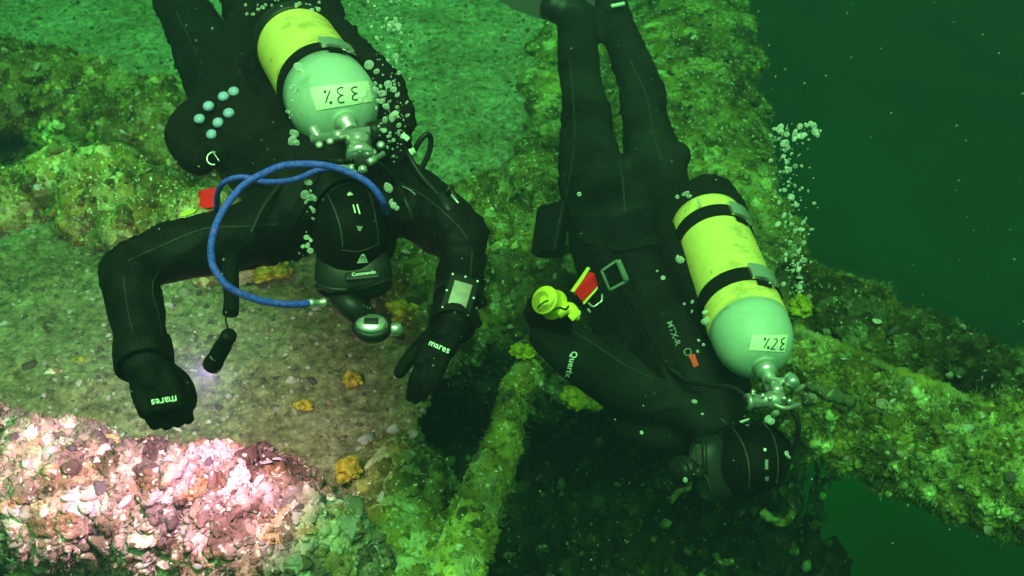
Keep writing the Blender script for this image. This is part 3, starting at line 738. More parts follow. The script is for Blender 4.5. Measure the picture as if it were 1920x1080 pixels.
def glove(base, fwd, side, back, fingers, parent, scale=1.0, thumb=None):
    """base: wrist point; fwd towards fingers; side towards thumb; back out of the back of the hand.
    fingers: list of (y, length, curl degrees) ; local metres"""
    A = np.array([nrm(fwd), nrm(side), nrm(back)])
    def W(p): return np.asarray(p, float) @ A * scale + base
    parts = []
    def cap(pts):
        w = np.array([[*W(p[:3]), p[3] * scale] for p in pts]); c = catmull(w, 4)
        q = [tube(c[:, :3], c[:, 3], 10, 1, False)] + [ico(c[i, :3], c[i, 3] * 0.99, 2) for i in (0, -1)]
        parts.extend(q)
    cap([(-0.06, 0, 0, 0.036), (0, 0, 0, 0.034), (0.03, 0, 0, 0.036)])
    for y in (-0.030, -0.010, 0.011, 0.031):
        cap([(0.0, y * 0.7, 0, 0.020), (0.045, y, 0.003, 0.019), (0.088, y * 1.05, 0.004, 0.0165)])
    for (y, Ls, curls) in fingers:
        p = np.array([0.088, y, 0.003]); ang = 0; pts = [(*p, 0.0128)]
        for k, (L, c) in enumerate(zip(Ls, curls)):
            ang += math.radians(c); p = p + L * np.array([math.cos(ang), y * 0.6 * (L > 0.03), -math.sin(ang)]); pts.append((*p, 0.0118 - 0.0010 * k))
        # knuckles stay bent: straight spans between joints
        w = np.array([[*W(q[:3]), q[3] * scale] for q in pts])
        for i in range(len(w) - 1):
            parts.append(tube(np.linspace(w[i, :3], w[i + 1, :3], 4), np.linspace(w[i, 3], w[i + 1, 3], 4), 10, 1, False))
        for q in w: parts.append(ico(q[:3], q[3] * 1.08, 2))
    cap(thumb or [(0.015, 0.028, -0.004, 0.019), (0.045, 0.050, -0.014, 0.0175), (0.075, 0.058, -0.022, 0.0155), (0.098, 0.056, -0.030, 0.0135)])
    v, f = merge(*parts); v, f, nn = remeshed(v, f, 0.0034, 2)
    v = wrinkle(v, nn, 0.0012, 45, 5)
    return obj('glove', v, f, M['neoprene'], parent), bvh_of(v, f)
def ring(name, c, normal, r, rt, mat, parent, arc=(0, 2 * math.pi), ref=(1, 0, 0.2), seg=8):
    A = axes(normal, ref); a = np.linspace(arc[0], arc[1], 28)
    pts = np.asarray(c) + r * (np.cos(a)[:, None] * A[0] + np.sin(a)[:, None] * A[1])
    v, f = tube(pts, rt, seg, 1, False); return obj(name, v, f, mat, parent)

# ------------------------------------------------------------------ tanks
def tank(label, neck, base, R, straps, dome_end, label_px, ink_lines, ink_w, boot, seed):
    ax = nrm(base - neck); L = np.linalg.norm(base - neck); ref = nrm(np.array([0, -0.3, 1.0]))
    root = thing('scuba_tank', base, label, 'scuba tank')
    prof = [(0.0, 0.019), (0.012, 0.021)]
    H = 0.115
    for k in range(1, 15):
        t = k / 14 * math.pi / 2; prof.append((0.012 + H * (1 - math.cos(t)) , 0.021 + (R - 0.021) * math.sin(t) ** 0.85))
    prof += [(dome_end, R)]
    v, f = lathe(prof, neck, ax, ref, 56); obj('shoulder', v, f, M['grey'], root)
    Rb = R + 0.0012
    p2 = [(dome_end - 0.004, R * 0.99), (dome_end - 0.004, Rb), (dome_end + 0.02, Rb), (L - 0.04, Rb), (L - 0.02, Rb * 0.97), (L - 0.008, Rb * 0.86), (L, Rb * 0.6), (L + 0.001, 0.005)]
    v2, f2 = lathe(p2, neck, ax, ref, 56); obj('cylinder', v2, f2, M['yellow'], root)
    bv = bvh_of(*merge((v, f), (v2, f2)))
    if boot:
        p3 = [(boot, Rb), (boot, Rb + 0.005), (L - 0.02, Rb + 0.005), (L + 0.006, Rb * 0.8), (L + 0.008, 0.01)]
        v3, f3 = lathe(p3, neck, ax, ref, 56); obj('tank_boot', v3, f3, M['rubber'], root)
    x = nrm(ref - ax * np.dot(ref, ax)); y = np.cross(ax, x)
    def slab(s0, s1, a0, a1, r0, r1, n=8):
        A = np.linspace(a0, a1, n + 1); V = []
        for s in (s0, s1):
            for r in (r0, r1):
                V += [neck + ax * s + r * (math.cos(t) * x + math.sin(t) * y) for t in A]
        k = n + 1; F = []
        for i in range(n):
            F += [[k + i, k + i + 1, 3 * k + i + 1, 3 * k + i], [i, 2 * k + i, 2 * k + i + 1, i + 1], [i, i + 1, k + i + 1, k + i], [2 * k + i, 3 * k + i, 3 * k + i + 1, 2 * k + i + 1]]
        F += [[0, k, 3 * k, 2 * k], [n, 2 * k + n, 3 * k + n, k + n]]
        return np.array(V), F
    for (s, w, bu, bv_) in straps:
        pr = [(s - w / 2, Rb - 0.001), (s - w / 2, Rb + 0.005), (s - w / 4, Rb + 0.006), (s + w / 4, Rb + 0.006), (s + w / 2, Rb + 0.005), (s + w / 2, Rb - 0.001)]
        v3, f3 = lathe(pr, neck, ax, ref, 56); st = obj('cam_band', v3, f3, M['webbing'], root)
        h = hit(bvh_of(v3, f3), bu, bv_)
        if h[0] is not None:
            q = np.array(h[0]) - neck; a = math.atan2(np.dot(q, y), np.dot(q, x))
            r0 = Rb + 0.007
            v4, f4 = slab(s - w * 0.56, s + w * 0.56, a - 0.26, a + 0.26, r0, r0 + 0.010); obj('buckle_plate', v4, f4, M['steel'], st, smooth=False)
            v4, f4 = slab(s - w * 0.5, s + w * 0.54, a + 0.31, a + 0.43, r0, r0 + 0.008, 4); obj('buckle_bar', v4, f4, M['steel'], st, smooth=False)
            v4, f4 = slab(s - w * 0.95, s - w * 0.62, a - 0.15, a + 0.22, r0 - 0.004, r0 + 0.002, 6); obj('strap_end', v4, f4, M['webbing'], st, smooth=False)
            pts = [neck + ax * (s - w * 0.66 - 0.006 * math.sin(k * 0.7)) + (r0 + 0.001) * (math.cos(t) * x + math.sin(t) * y) for k, t in enumerate(np.linspace(a + 0.15, a + 0.5, 8))]
            v4, f4 = tube(pts, 0.0022, 6, 2); obj('buckle_wire', v4, f4, M['steel'], st)
    t = patch('tape_label', label_px, bv, M['tape'], root, 10, 16, 0.0016)
    strokes('handwriting', ink_lines, ink_w, bv, M['ink'], t, 0.0026)
    return root, bv, ax
def S33(cx, cy, s, kind):
    """upside-down handwritten signs in pixels: digits as seen in the photograph"""
    T = {'3': [[(0.45, -0.95), (0.0, -1.0), (-0.5, -0.75), (-0.35, -0.35), (0.05, -0.08), (0.4, 0.0), (0.0, 0.1), (-0.35, 0.4), (-0.3, 0.8), (0.2, 0.95), (0.6, 0.85)]],
         '2': [[(0.6, 0.9), (0.0, 0.85), (-0.5, 0.9), (-0.1, 0.4), (0.4, -0.3), (0.4, -0.8), (0.0, -1.0), (-0.45, -0.8)]],
         '%': [[(0.35, -0.9), (-0.05, 0.0), (-0.35, 0.85)]]}
    R = []
    for ln in T[kind]: R.append([(cx + x * s[0] + y * s[2], cy + y * s[1] + x * s[3]) for x, y in ln])
    if kind == '%':
        for dx, dy in ((-0.42, -0.75), (0.45, 0.8)):
            c0 = (cx + dx * s[0], cy + dy * s[1]); R.append([(c0[0] + 1.6 * math.cos(a), c0[1] + 1.6 * math.sin(a)) for a in np.linspace(0, 6.3, 7)])
    return R
ink1 = S33(664, 176, (11, 12, 0, -1), '3') + S33(638, 179, (12, 14, 0, -1), '3') + S33(615, 182, (12, 13, 0, 0), '%')
tank1, tb1, ax1 = tank('yellow tank with grey shoulder and 33% tape on the left diver back', P(648, 230, 2.45), P(549, 74, 2.90), 0.104,
      [(0.205, 0.042, 625, 98)], 0.19, [(580, 165), (690, 152), (698, 190), (594, 207)], ink1, 2.2, 0.50, 1)
ink2 = S33(1466, 645, (7, 11, -2, -2), '3') + S33(1451, 645, (7, 10, -3, 0), '2') + S33(1437, 643, (7, 10, -3, 0), '%')
tank2, tb2, ax2 = tank('yellow tank with grey shoulder and 32% tape on the right diver back', P(1434, 690, 2.72), P(1322, 408, 3.17), 0.103,
      [(0.235, 0.046, 1413, 548), (0.505, 0.046, 1366, 432)], 0.155, [(1411, 628), (1477, 628), (1470, 660), (1404, 656)], ink2, 2.0, None, 2)

# valves and first stages (parts of each tank)
def valve1(root):
    n0 = P(648, 230, 2.45); ax = -ax1
    v, f = lathe([(-0.004, 0.024), (0.02, 0.024), (0.022, 0.019), (0.05, 0.019), (0.052, 0.012)], n0, ax, np.array([1.0, 0, 0]), 24); vb = obj('valve', v, f, M['steel'], root)
    v, f = lathe([(0, 0.006), (0, 0.0105), (0.05, 0.0105), (0.05, 0.0125), (0.07, 0.0125), (0.07, 0.0105), (0.13, 0.0105), (0.13, 0.007)], P(583, 262, 2.36), P(690, 246, 2.36) - P(583, 262, 2.36), np.array([0, 0, 1.0]), 16); obj('yoke_bar', v, f, M['steel'], vb)
    v, f = tube([P(585, 240, 2.37), P(600, 262, 2.36)], 0.011, 12); obj('yoke_screw', v, f, M['steel'], vb)
    v, f = lathe([(0, 0.015), (0, 0.024), (0.012, 0.0265), (0.045, 0.0265), (0.052, 0.022), (0.052, 0.01)], P(690, 250, 2.38), P(735, 243, 2.4) - P(690, 250, 2.38), np.array([0, 0, 1.0]), 14); obj('valve_knob', v, f, M['rubber'], vb)
    fs = thing_part = None
    v, f = lathe([(0, 0.010), (0, 0.026), (0.012, 0.029), (0.02, 0.022), (0.04, 0.021), (0.042, 0.03), (0.062, 0.03), (0.066, 0.02), (0.066, 0.004)], P(672, 262, 2.37), P(678, 318, 2.30) - P(672, 262, 2.37), np.array([0, 0, 1.0]), 28); fs = obj('first_stage', v, f, M['chrome'], root)
    v, f = lathe([(0, 0.004), (0, 0.008), (0.02, 0.008), (0.02, 0.006), (0.045, 0.006)], P(690, 306, 2.31), P(716, 290, 2.33) - P(690, 306, 2.31), np.array([0, 0, 1.0]), 14); obj('hose_fitting', v, f, M['steel'], fs)
    v, f = lathe([(0, 0.004), (0, 0.009), (0.01, 0.009), (0.01, 0.007), (0.03, 0.007), (0.03, 0.005)], P(664, 316, 2.3), P(640, 315, 2.3) - P(664, 316, 2.3), np.array([0, 0, 1.0]), 14); obj('hose_fitting', v, f, M['steel'], fs)
    v, f = ico(P(680, 318, 2.29), 0.010, 3); obj('port_cap', v, f, M['chrome'], fs)
    v, f = ico(P(664, 325, 2.30), 0.008, 3); obj('port_cap', v, f, M['chrome'], fs)
valve1(tank1)
def valve2(root):
    n0 = P(1434, 690, 2.72); ax = -ax2
    v, f = lathe([(-0.004, 0.028), (0.026, 0.026), (0.026, 0.0185), (0.075, 0.0185), (0.08, 0.012)], n0, ax, np.array([1.0, 0, 0]), 24); vb = obj('valve', v, f, M['steel'], root)
    for (u, w) in ((1458, 738), (1487, 722)):
        a = P(u - 6, w - 16, 2.62); b_ = P(u + 8, w + 16, 2.56)
        v, f = lathe([(0, 0.006), (0, 0.014), (0.012, 0.0165), (0.03, 0.0165), (0.036, 0.011), (0.037, 0.003)], a, b_ - a, np.array([1.0, 0, 0]), 16); obj('valve_knob', v, f, M['chrome'], vb)
    v, f = tube([P(1440, 712, 2.66), P(1462, 716, 2.63), P(1490, 712, 2.62)], 0.010, 12); obj('valve_arm', v, f, M['steel'], vb)
    v, f = lathe([(0, 0.012), (0, 0.019), (0.008, 0.021), (0.014, 0.016), (0.05, 0.015), (0.06, 0.022), (0.09, 0.022), (0.094, 0.012)], P(1399, 754, 2.58), P(1475, 748, 2.6) - P(1399, 754, 2.58), np.array([0, 0, 1.0]), 24); fs = obj('first_stage', v, f, M['dull'], root)
    v, f = lathe([(0.001, 0.012), (-0.003, 0.011), (-0.0035, 0.003)], P(1399, 754, 2.58), P(1475, 748, 2.6) - P(1399, 754, 2.58), np.array([0, 0, 1.0]), 20); obj('port_hole', v, f, M['rubber'], fs)
    for (u, w) in ((1412, 738), (1430, 742), (1444, 747), (1470, 747), (1480, 752), (1412, 735)):
        v, f = ico(P(u, w, 2.57), 0.0065, 2); obj('port_cap', v, f, M['chrome'], fs)
    v, f = tube([P(1440, 752, 2.585), P(1470, 765, 2.57), P(1500, 758, 2.59)], 0.006, 8); obj('yoke_rim', v, f, M['dull'], fs)
valve2(tank2)

# ------------------------------------------------------------------ left diver
d1 = person('diver in black drysuit swimming head-first towards the viewer with both arms spread')
parts = [chain([(648, 405, 2.46, 0.075), (625, 345, 2.56, 0.125), (580, 275, 2.74, 0.135), (520, 225, 2.95, 0.14), (475, 195, 3.1, 0.145)]),
         chain([(560, 400, 2.5, 0.085), (540, 330, 2.62, 0.12), (480, 270, 2.85, 0.125), (440, 215, 3.08, 0.12)]),
         chain([(715, 385, 2.5, 0.08), (700, 330, 2.62, 0.11), (650, 260, 2.85, 0.12), (560, 190, 3.1, 0.12)]),
         # arm on the left: shoulder, elbow, cuff
         chain([(560, 405, 2.53, 0.088), (470, 438, 2.48, 0.078), (390, 456, 2.44, 0.068), (300, 482, 2.4, 0.060), (236, 506, 2.36, 0.055)]),
         chain([(240, 505, 2.36, 0.056), (248, 545, 2.31, 0.060), (259, 600, 2.26, 0.057), (268, 655, 2.2, 0.052), (270, 676, 2.18, 0.050)]),
         # arm on the right
         chain([(690, 375, 2.55, 0.09), (745, 365, 2.58, 0.085), (800, 395, 2.53, 0.078), (850, 432, 2.46, 0.070), (868, 455, 2.43, 0.060)]),
         chain([(868, 455, 2.43, 0.052), (866, 500, 2.38, 0.049), (856, 560, 2.29, 0.046), (849, 600, 2.23, 0.043)]),
         # legs
         chain([(455, 205, 3.08, 0.125), (425, 160, 3.25, 0.115), (390, 100, 3.45, 0.100), (358, 45, 3.62, 0.085), (318, -30, 3.9, 0.075)]),
         chain([(540, 170, 3.12, 0.12), (520, 90, 3.35, 0.11), (485, 35, 3.6, 0.1), (450, -40, 3.95, 0.08)])]
v, f = merge(*parts); v, f, nn = remeshed(v, f, 0.011, 5)
v = wrinkle(v, nn, 0.011, 10, 3)
obj('drysuit', v, f, M['suit'], d1); suit1 = bvh_of(v, f)
for q in ([(520, 420), (450, 425), (380, 430), (300, 462), (240, 490)], [(232, 520), (238, 570), (250, 630)], [(300, 500), (285, 540), (296, 590), (306, 640)], [(720, 330), (790, 365), (850, 415), (878, 450)], [(885, 470), (880, 530)], [(330, 20), (365, 90), (400, 160)]):
    strokes('suit_seam', [q], 2.2, suit1, M['glue'], d1, 0.0015)
# cuffs
for (a, b_, r0) in (((266, 640, 2.215), (271, 688, 2.17), 0.056), ((852, 580, 2.255), (847, 612, 2.215), 0.048)):
    A0, B0 = P(*a), P(*b_); L = np.linalg.norm(B0 - A0)
    v, f = lathe([(0, r0 * 0.9), (0.004, r0), (L * 0.5, r0 * 1.03), (L, r0 * 1.02), (L + 0.003, r0 * 0.93), (L - 0.02, r0 * 0.7)], A0, B0 - A0, np.array([0, 0, 1.0]), 30)
    v = v + 0.003 * fbm(v * 30, 2, 8)[:, None]; obj('cuff', v, f, M['suit'], d1)
FV = AF; IU = AU; IR = AX
# fist on the left: back of the hand towards the viewer, knuckles below
fist = [(-0.031, (0.040, 0.026, 0.02), (62, 88, 70)), (-0.0105, (0.045, 0.03, 0.022), (58, 90, 70)), (0.0115, (0.044, 0.03, 0.022), (55, 90, 70)), (0.032, (0.040, 0.027, 0.02), (50, 90, 70))]
fth = [(0.01, 0.028, -0.006, 0.02), (0.042, 0.048, -0.02, 0.018), (0.072, 0.046, -0.038, 0.016), (0.088, 0.030, -0.052, 0.014)]
w0 = P(280, 690, 2.17)
gl, gb1 = glove(w0, P(318, 800, 2.12) - w0, IR * 0.98 + IU * 0.25, -FV * 0.95 + IU * 0.35, fist, d1, 1.02, fth)
lettering('glove_print', 'mares', (308, 752), (-1, 0.17), 20, gb1, M['white'], gl, 0.0015, 0.012)
# open hand on the right
opn = [(-0.031, (0.040, 0.028, 0.02), (8, 16, 12)), (-0.0105, (0.048, 0.032, 0.022), (12, 18, 14)), (0.0115, (0.046, 0.032, 0.022), (16, 22, 16)), (0.031, (0.042, 0.028, 0.02), (22, 26, 18))]
oth = [(-0.005, 0.024, 0.0, 0.019), (0.025, 0.054, -0.002, 0.0175), (0.055, 0.074, -0.004, 0.016), (0.085, 0.084, -0.008, 0.0135)]
w0 = P(846, 606, 2.22); fw = P(795, 712, 2.16) - w0
gl, gb2 = glove(w0, fw, -IR * 0.9 - IU * 0.38, -FV * 0.9 + IU * 0.4, opn, d1, 0.93, oth)
lettering('glove_print', 'mares', (824, 650), (1, 0.42), 17, gb2, M['white'], gl, 0.0015, 0.012)

def hood_head(root, centre, crown, face, width, rad, mats, seed):
    """hooded head with the face left open; crown and face are directions"""
    f_ = nrm(face); c_ = nrm(crown - f_ * np.dot(crown, f_)); s_ = np.cross(f_, c_); A = np.array([s_, f_, c_])
    v, f = ico((0, 0, 0), 1.0, 5)
    sh = v * rad
    sh[:, 1] *= np.where(v[:, 1] > 0, 0.94, 1.06)                    # flatter face, fuller back of the head
    sh *= (1 + 0.02 * fbm(v * 3, 3, seed))[:, None]
    keep = ~((v[:, 1] > 0.55) & (v[:, 2] < 0.32) & (v[:, 2] > -0.80) & (np.abs(v[:, 0]) < 0.62))
    fk = [q for q in f if keep[q].all()]
    W = sh @ A + centre
    hood = obj('hood', W, fk, mats, root)
    bv = bvh_of(W, f)
    # face: skin with brow, nose, cheeks, chin
    fp = [ico((0, 0, -0.01), rad * np.array([0.93, 0.90, 0.93]), 3), ico((0, rad[1] * 0.98, -0.025), (0.016, 0.022, 0.022), 2), ico((0, rad[1] * 0.78, -0.085), (0.03, 0.022, 0.02), 2),
          ico((0.034, rad[1] * 0.76, -0.04), (0.025, 0.02, 0.028), 2), ico((-0.034, rad[1] * 0.76, -0.04), (0.025, 0.02, 0.028), 2), ico((0, rad[1] * 0.86, -0.062), (0.024, 0.014, 0.010), 2)]
    v, f = merge(*fp); v, f, nn = remeshed(v, f, 0.006, 3); sel = v[:, 1] > rad[1] * 0.25
    fk = [q for q in (f.tolist() if isinstance(f, np.ndarray) else f) if sel[q].all()]
    obj('face', v @ A + centre, fk, M['skin'], root)
    # skirt of the hood over the neck
    v, f = tube(np.array([(0, -0.02, -rad[2] * 0.3), (0, -0.035, -rad[2] * 0.8), (0, -0.05, -rad[2] * 1.25)]) @ A + centre, [rad[0] * 0.93, rad[0] * 0.9, rad[0] * 1.05], 28)
    obj('hood_collar', v, f, mats, root)
    return A, bv, hood
def mask_reg(A, c, rad, mlabel, rlabel, reg_at, reg_n, hose, reg_mat):
    m = thing('diving_mask', c, mlabel, 'diving mask')
    def W(p): return np.asarray(p, float) @ A + c
    y0 = rad[1] * 0.93
    # skirt and frame round both lenses
    fr = []
    for s in (-1, 1):
        q = [(s * 0.006, y0 + 0.03, 0.030), (s * 0.040, y0 + 0.027, 0.034), (s * 0.074, y0 + 0.012, 0.020), (s * 0.070, y0 + 0.014, -0.018), (s * 0.034, y0 + 0.028, -0.026), (s * 0.010, y0 + 0.03, -0.006), (s * 0.006, y0 + 0.03, 0.030)]
        fr.append(tube(W(q), 0.0065, 8, 4))
    v, f = merge(*fr); fo = obj('frame', v, f, M['rubber'], m)
    sk = []
    for k, (yy, sx, sz) in enumerate(((y0 + 0.026, 0.075, 0.033), (y0 + 0.005, 0.083, 0.043), (y0 - 0.02, 0.080, 0.046), (y0 - 0.045, 0.074, 0.042))):
        a = np.linspace(0, 2 * math.pi, 28, endpoint=False)
        sk.append(np.column_stack([sx * np.sign(np.cos(a)) * np.abs(np.cos(a)) ** 0.7, yy - 0.25 * np.abs(np.cos(a)) ** 2 * 0.06, sz * np.sign(np.sin(a)) * np.abs(np.sin(a)) ** 0.8]))
    V = W(np.vstack(sk)); F = [[i * 28 + j, i * 28 + (j + 1) % 28, (i + 1) * 28 + (j + 1) % 28, (i + 1) * 28 + j] for i in range(3) for j in range(28)]
    obj('skirt', V, F, M['rubber'], m)
    for s in (-1, 1):
        V = W([(s * 0.008, y0 + 0.029, 0.028), (s * 0.040, y0 + 0.027, 0.031), (s * 0.072, y0 + 0.013, 0.018), (s * 0.068, y0 + 0.015, -0.017), (s * 0.034, y0 + 0.027, -0.023), (s * 0.012, y0 + 0.029, -0.005)])
        obj('lens', V, [[0, 1, 2, 3, 4, 5]], M['glass'], m, smooth=False)
    v, f = ico(W((0, y0 + 0.018, -0.022)), (0.018, 0.020, 0.022), 3, A); obj('nose_pocket', v, f, M['rubber'], m)
    # strap round the hood
    a = np.linspace(math.radians(20), math.radians(340), 40)
    st = np.column_stack([rad[0] * 1.03 * np.sin(a), rad[1] * 1.05 * np.cos(a), 0.012 + 0.035 * np.clip(-np.cos(a), 0, 1)])
    Vs = np.vstack([W(st + np.array([0, 0, h])) for h in (-0.011, 0.011)]); k = len(a)
    obj('strap', Vs, [[i, i + 1, k + i + 1, k + i] for i in range(k - 1)], M['rubber'], m)
    rg = thing('regulator', reg_at, rlabel, 'regulator')
    rn = nrm(reg_n); rx = axes(rn, AX)
    v, f = lathe([(-0.03, 0.012), (-0.026, 0.03), (-0.008, 0.038), (0.004, 0.037), (0.008, 0.030)], reg_at, rn, rx[0], 32); v = reg_at + ((v - reg_at) @ rx.T * np.array([1.15, 0.88, 1])) @ rx
    obj('regulator_body', v, f, M['rubber'], rg)
    v, f = lathe([(0.007, 0.030), (0.012, 0.029), (0.017, 0.024), (0.019, 0.012), (0.0195, 0.002)], reg_at, rn, rx[0], 32); v = reg_at + ((v - reg_at) @ rx.T * np.array([1.15, 0.82, 1])) @ rx
    cv = obj('front_cover', v, f, reg_mat, rg)
    v, f = box(reg_at + rn * 0.0205, rx, (0.030, 0.014, 0.004), 0.0015); obj('purge_plate', v, f, M['rubber'], cv)
    v, f = lathe([(0, 0.012), (0.004, 0.0145), (0.022, 0.0145), (0.026, 0.009)], reg_at + rx[0] * 0.038 - rn * 0.008, rx[0], rn, 16); obj('adjustment_knob', v, f, reg_mat, rg)
    v, f = tube([reg_at - rn * 0.02, reg_at * 0.5 + W((0, y0, -0.07)) * 0.5, W((0, y0 - 0.01, -0.066))], [0.022, 0.017, 0.019], 14); obj('mouthpiece', v, f, M['rubber'], rg)
    if hose is not None:
        v, f = tube(hose, 0.0075, 12, 8); obj('hose', v, f, M['rubber'], rg)
    return m, rg
c1 = P(660, 445, 2.36); rad1 = np.array([0.082, 0.107, 0.113])
down = -IU; near = -FV
A1, hb1, h1 = hood_head(d1, c1, near * 0.92 + IU * 0.42, down * 0.9 + near * 0.30 + IR * 0.08, 0.09, rad1, M['neoprene'], 4)
M['hoodseam'] = simple('hood_seam', (0.05, 0.05, 0.045), 0.7, 0, 0.5, 80)
strokes('glued_seam', [[(615, 365), (630, 400), (640, 435), (643, 462)], [(692, 362), (702, 400), (708, 440), (708, 460)], [(640, 468), (670, 471), (700, 462), (712, 455)]], 1.8, hb1, M['hoodseam'], h1, 0.001)
patch('hood_badge', [(651, 364), (656, 360), (663, 366), (652, 368)], hb1, M['white'], h1, 3, 3)
strokes('hood_badge', [[(662, 385), (666, 400)], [(669, 384), (674, 402)]], 2.6, hb1, M['white'], h1)
patch('hood_badge', [(668, 424), (680, 424), (676, 433), (672, 433)], hb1, M['dimwhite'], h1, 3, 3)
patch('hood_badge', [(678, 476), (683, 476), (690, 492), (669, 493)], hb1, M['white'], h1, 4, 4)
strokes('hood_badge', [[(676, 485), (677, 481), (681, 480), (683, 484)]], 1.8, hb1, M['ink'], h1, 0.003)
regp = P(697, 612, 2.30)
mk1, rg1 = mask_reg(A1, c1, rad1, 'dark mask with white print on the hood of the left diver', 'chrome and black regulator below the left diver mask', regp, near * 0.75 + IU * 0.55 + IR * 0.05, None, M['chrome'])
v, f = chain([(640, 560, 2.32, 0.026), (660, 575, 2.31, 0.030), (680, 590, 2.32, 0.028)]); obj('exhaust_tee', v, f, M['rubber'], rg1)
mb = hit(hb1, 680, 518)
v, f = box(P(680, 518, 2.245), axes(near + IU * 0.6, IR + IU * 0.12), (0.072, 0.020, 0.012), 0.004); tp = obj('frame_brow', v, f, M['rubber'], mk1); tpb = bvh_of(v, f)
lettering('brow_print', 'Commando', (682, 513), (1, -0.13), 9.5, tpb, M['white'], tp, 0.0012, 0.01)

# buoyancy vest: padded bladder on both sides of the tank, over the shoulders
def vest(label, shells, voxel, extra=None):
    v, f = merge(*shells); v, f, nn = remeshed(v, f, voxel, 4); v = wrinkle(v, nn, 0.011, 9, 9)
    c = v.mean(axis=0); c[2] = v[:, 2].min()
    root = thing('buoyancy_vest', c, label, 'buoyancy vest')
    obj('bladder', v, f, M['webbing'], root); return root, bvh_of(v, f)
vest1, vb1 = vest('black buoyancy vest bulging on both sides of the 33% tank', [
    chain([(430, 235, 2.72, 0.10), (375, 240, 2.70, 0.075), (350, 262, 2.66, 0.055), (372, 295, 2.62, 0.05)]),
    chain([(560, 300, 2.6, 0.07), (480, 270, 2.68, 0.10), (430, 225, 2.8, 0.10), (450, 120, 3.0, 0.08), (470, 40, 3.1, 0.06), (530, 5, 3.1, 0.06), (600, 20, 3.05, 0.055), (615, 70, 2.95, 0.05)]),
    chain([(690, 290, 2.55, 0.06), (725, 255, 2.62, 0.055), (735, 215, 2.7, 0.05), (715, 160, 2.78, 0.05), (670, 110, 2.86, 0.05), (625, 60, 2.95, 0.05)]),
    chain([(600, 300, 2.55, 0.06), (640, 320, 2.52, 0.06), (700, 310, 2.52, 0.06)])], 0.010)
ring('d_ring', P(401, 297, 2.57), near + IU * 0.3, 0.016, 0.0022, M['steel'], vest1, (1.4, 5.0), IR)
v, f = tube([P(398, 283, 2.57), P(411, 302, 2.56)], 0.002, 6); obj('d_ring_bar', v, f, M['steel'], vest1)
v, f = tube([P(330, 225, 2.67), P(338, 228, 2.655)], 0.003, 6); obj('zip_pull', v, f, M['white'], vest1)
# clip and inflator on the right shoulder
v, f = tube([P(828, 372, 2.47), P(838, 360, 2.45), P(846, 350, 2.45), P(848, 362, 2.45), P(860, 378, 2.44)], [0.006, 0.007, 0.006, 0.006, 0.005], 8); obj('shoulder_clip', v, f, M['rubber'], vest1)
v, f = tube([P(846, 365, 2.44), P(858, 380, 2.43), P(866, 388, 2.43)], 0.003, 6); obj('clip_wire', v, f, M['steel'], vest1)
v, f = box(P(760, 257, 2.5), axes(near, IR + IU * -0.8), (0.02, 0.012, 0.006), 0.001); obj('strap_tab', v, f, M['white'], vest1)
v, f = box(P(732, 252, 2.5), axes(near, IR + IU * -0.8), (0.014, 0.010, 0.006), 0.001); obj('strap_tab', v, f, M['dimwhite'], vest1)
strokes('piping', [[(745, 347), (758, 352), (770, 358), (780, 366)]], 2.2, suit1, M['dimwhite'], vest1, 0.002)

for q in ([(600, 300), (585, 340), (560, 390), (530, 430)], [(715, 300), (735, 340), (752, 380)], [(430, 300), (470, 330), (520, 345)]): strokes('shoulder_strap', [q], 20, suit1, M['webbing'], vest1, 0.006)
for q in ([(700, 300, 2.36), (725, 320, 2.4), (745, 350, 2.44), (770, 400, 2.44), (776, 440, 2.46)], [(690, 285, 2.36), (715, 262, 2.42), (748, 265, 2.46), (765, 290, 2.48), (790, 330, 2.47), (828, 372, 2.44)], [(660, 300, 2.32), (640, 305, 2.36), (600, 300, 2.44), (560, 310, 2.48), (500, 380, 2.40), (470, 440, 2.36)]):
    v, f = tube([P(*k) for k in q], 0.0062, 10, 8); obj('inflator_hose', v, f, M['rubber'], vest1)
v, f = tube([P(826, 368, 2.44), P(838, 390, 2.42), P(846, 408, 2.41)], [0.012, 0.015, 0.011], 12); obj('inflator', v, f, M['rubber'], vest1)
for (u, w) in ((620, 268), (600, 275), (715, 275), (700, 290)):
    v, f = lathe([(0, 0.006), (0, 0.009), (0.012, 0.009), (0.014, 0.006)], P(u, w, 2.36), near + IU * 0.3, IR, 12); obj('grommet', v, f, M['dull'], vest1)
# pale blue domed caps in two rows on the hip
cp = thing('weight_pouch', P(400, 230, 2.6), 'strip of pale blue domed caps on the left diver hip', 'weight pouch')
st = []
for (u, w, d) in ((438, 172, 2.64), (419, 181, 2.62), (391, 199, 2.60), (374, 223, 2.585), (429, 212, 2.60), (409, 230, 2.585), (397, 252, 2.575)):
    h = hit(vb1, u, w); q = np.array(h[0]) if h[0] is not None else P(u, w, d)
    v, f = ico(q + (CAM - q) * 0.0022, (0.0135, 0.0135, 0.009), 3, axes(near + IU * 0.5, IR)); cb = obj('blue_cap', v, f, M['bluecap'], cp)
    v, f = lathe([(0, 0.0145), (0.006, 0.0145), (0.008, 0.012)], q - (CAM - q) * 0.002, near + IU * 0.5, IR, 18); obj('cap_seat', v, f, M['rubber'], cb)

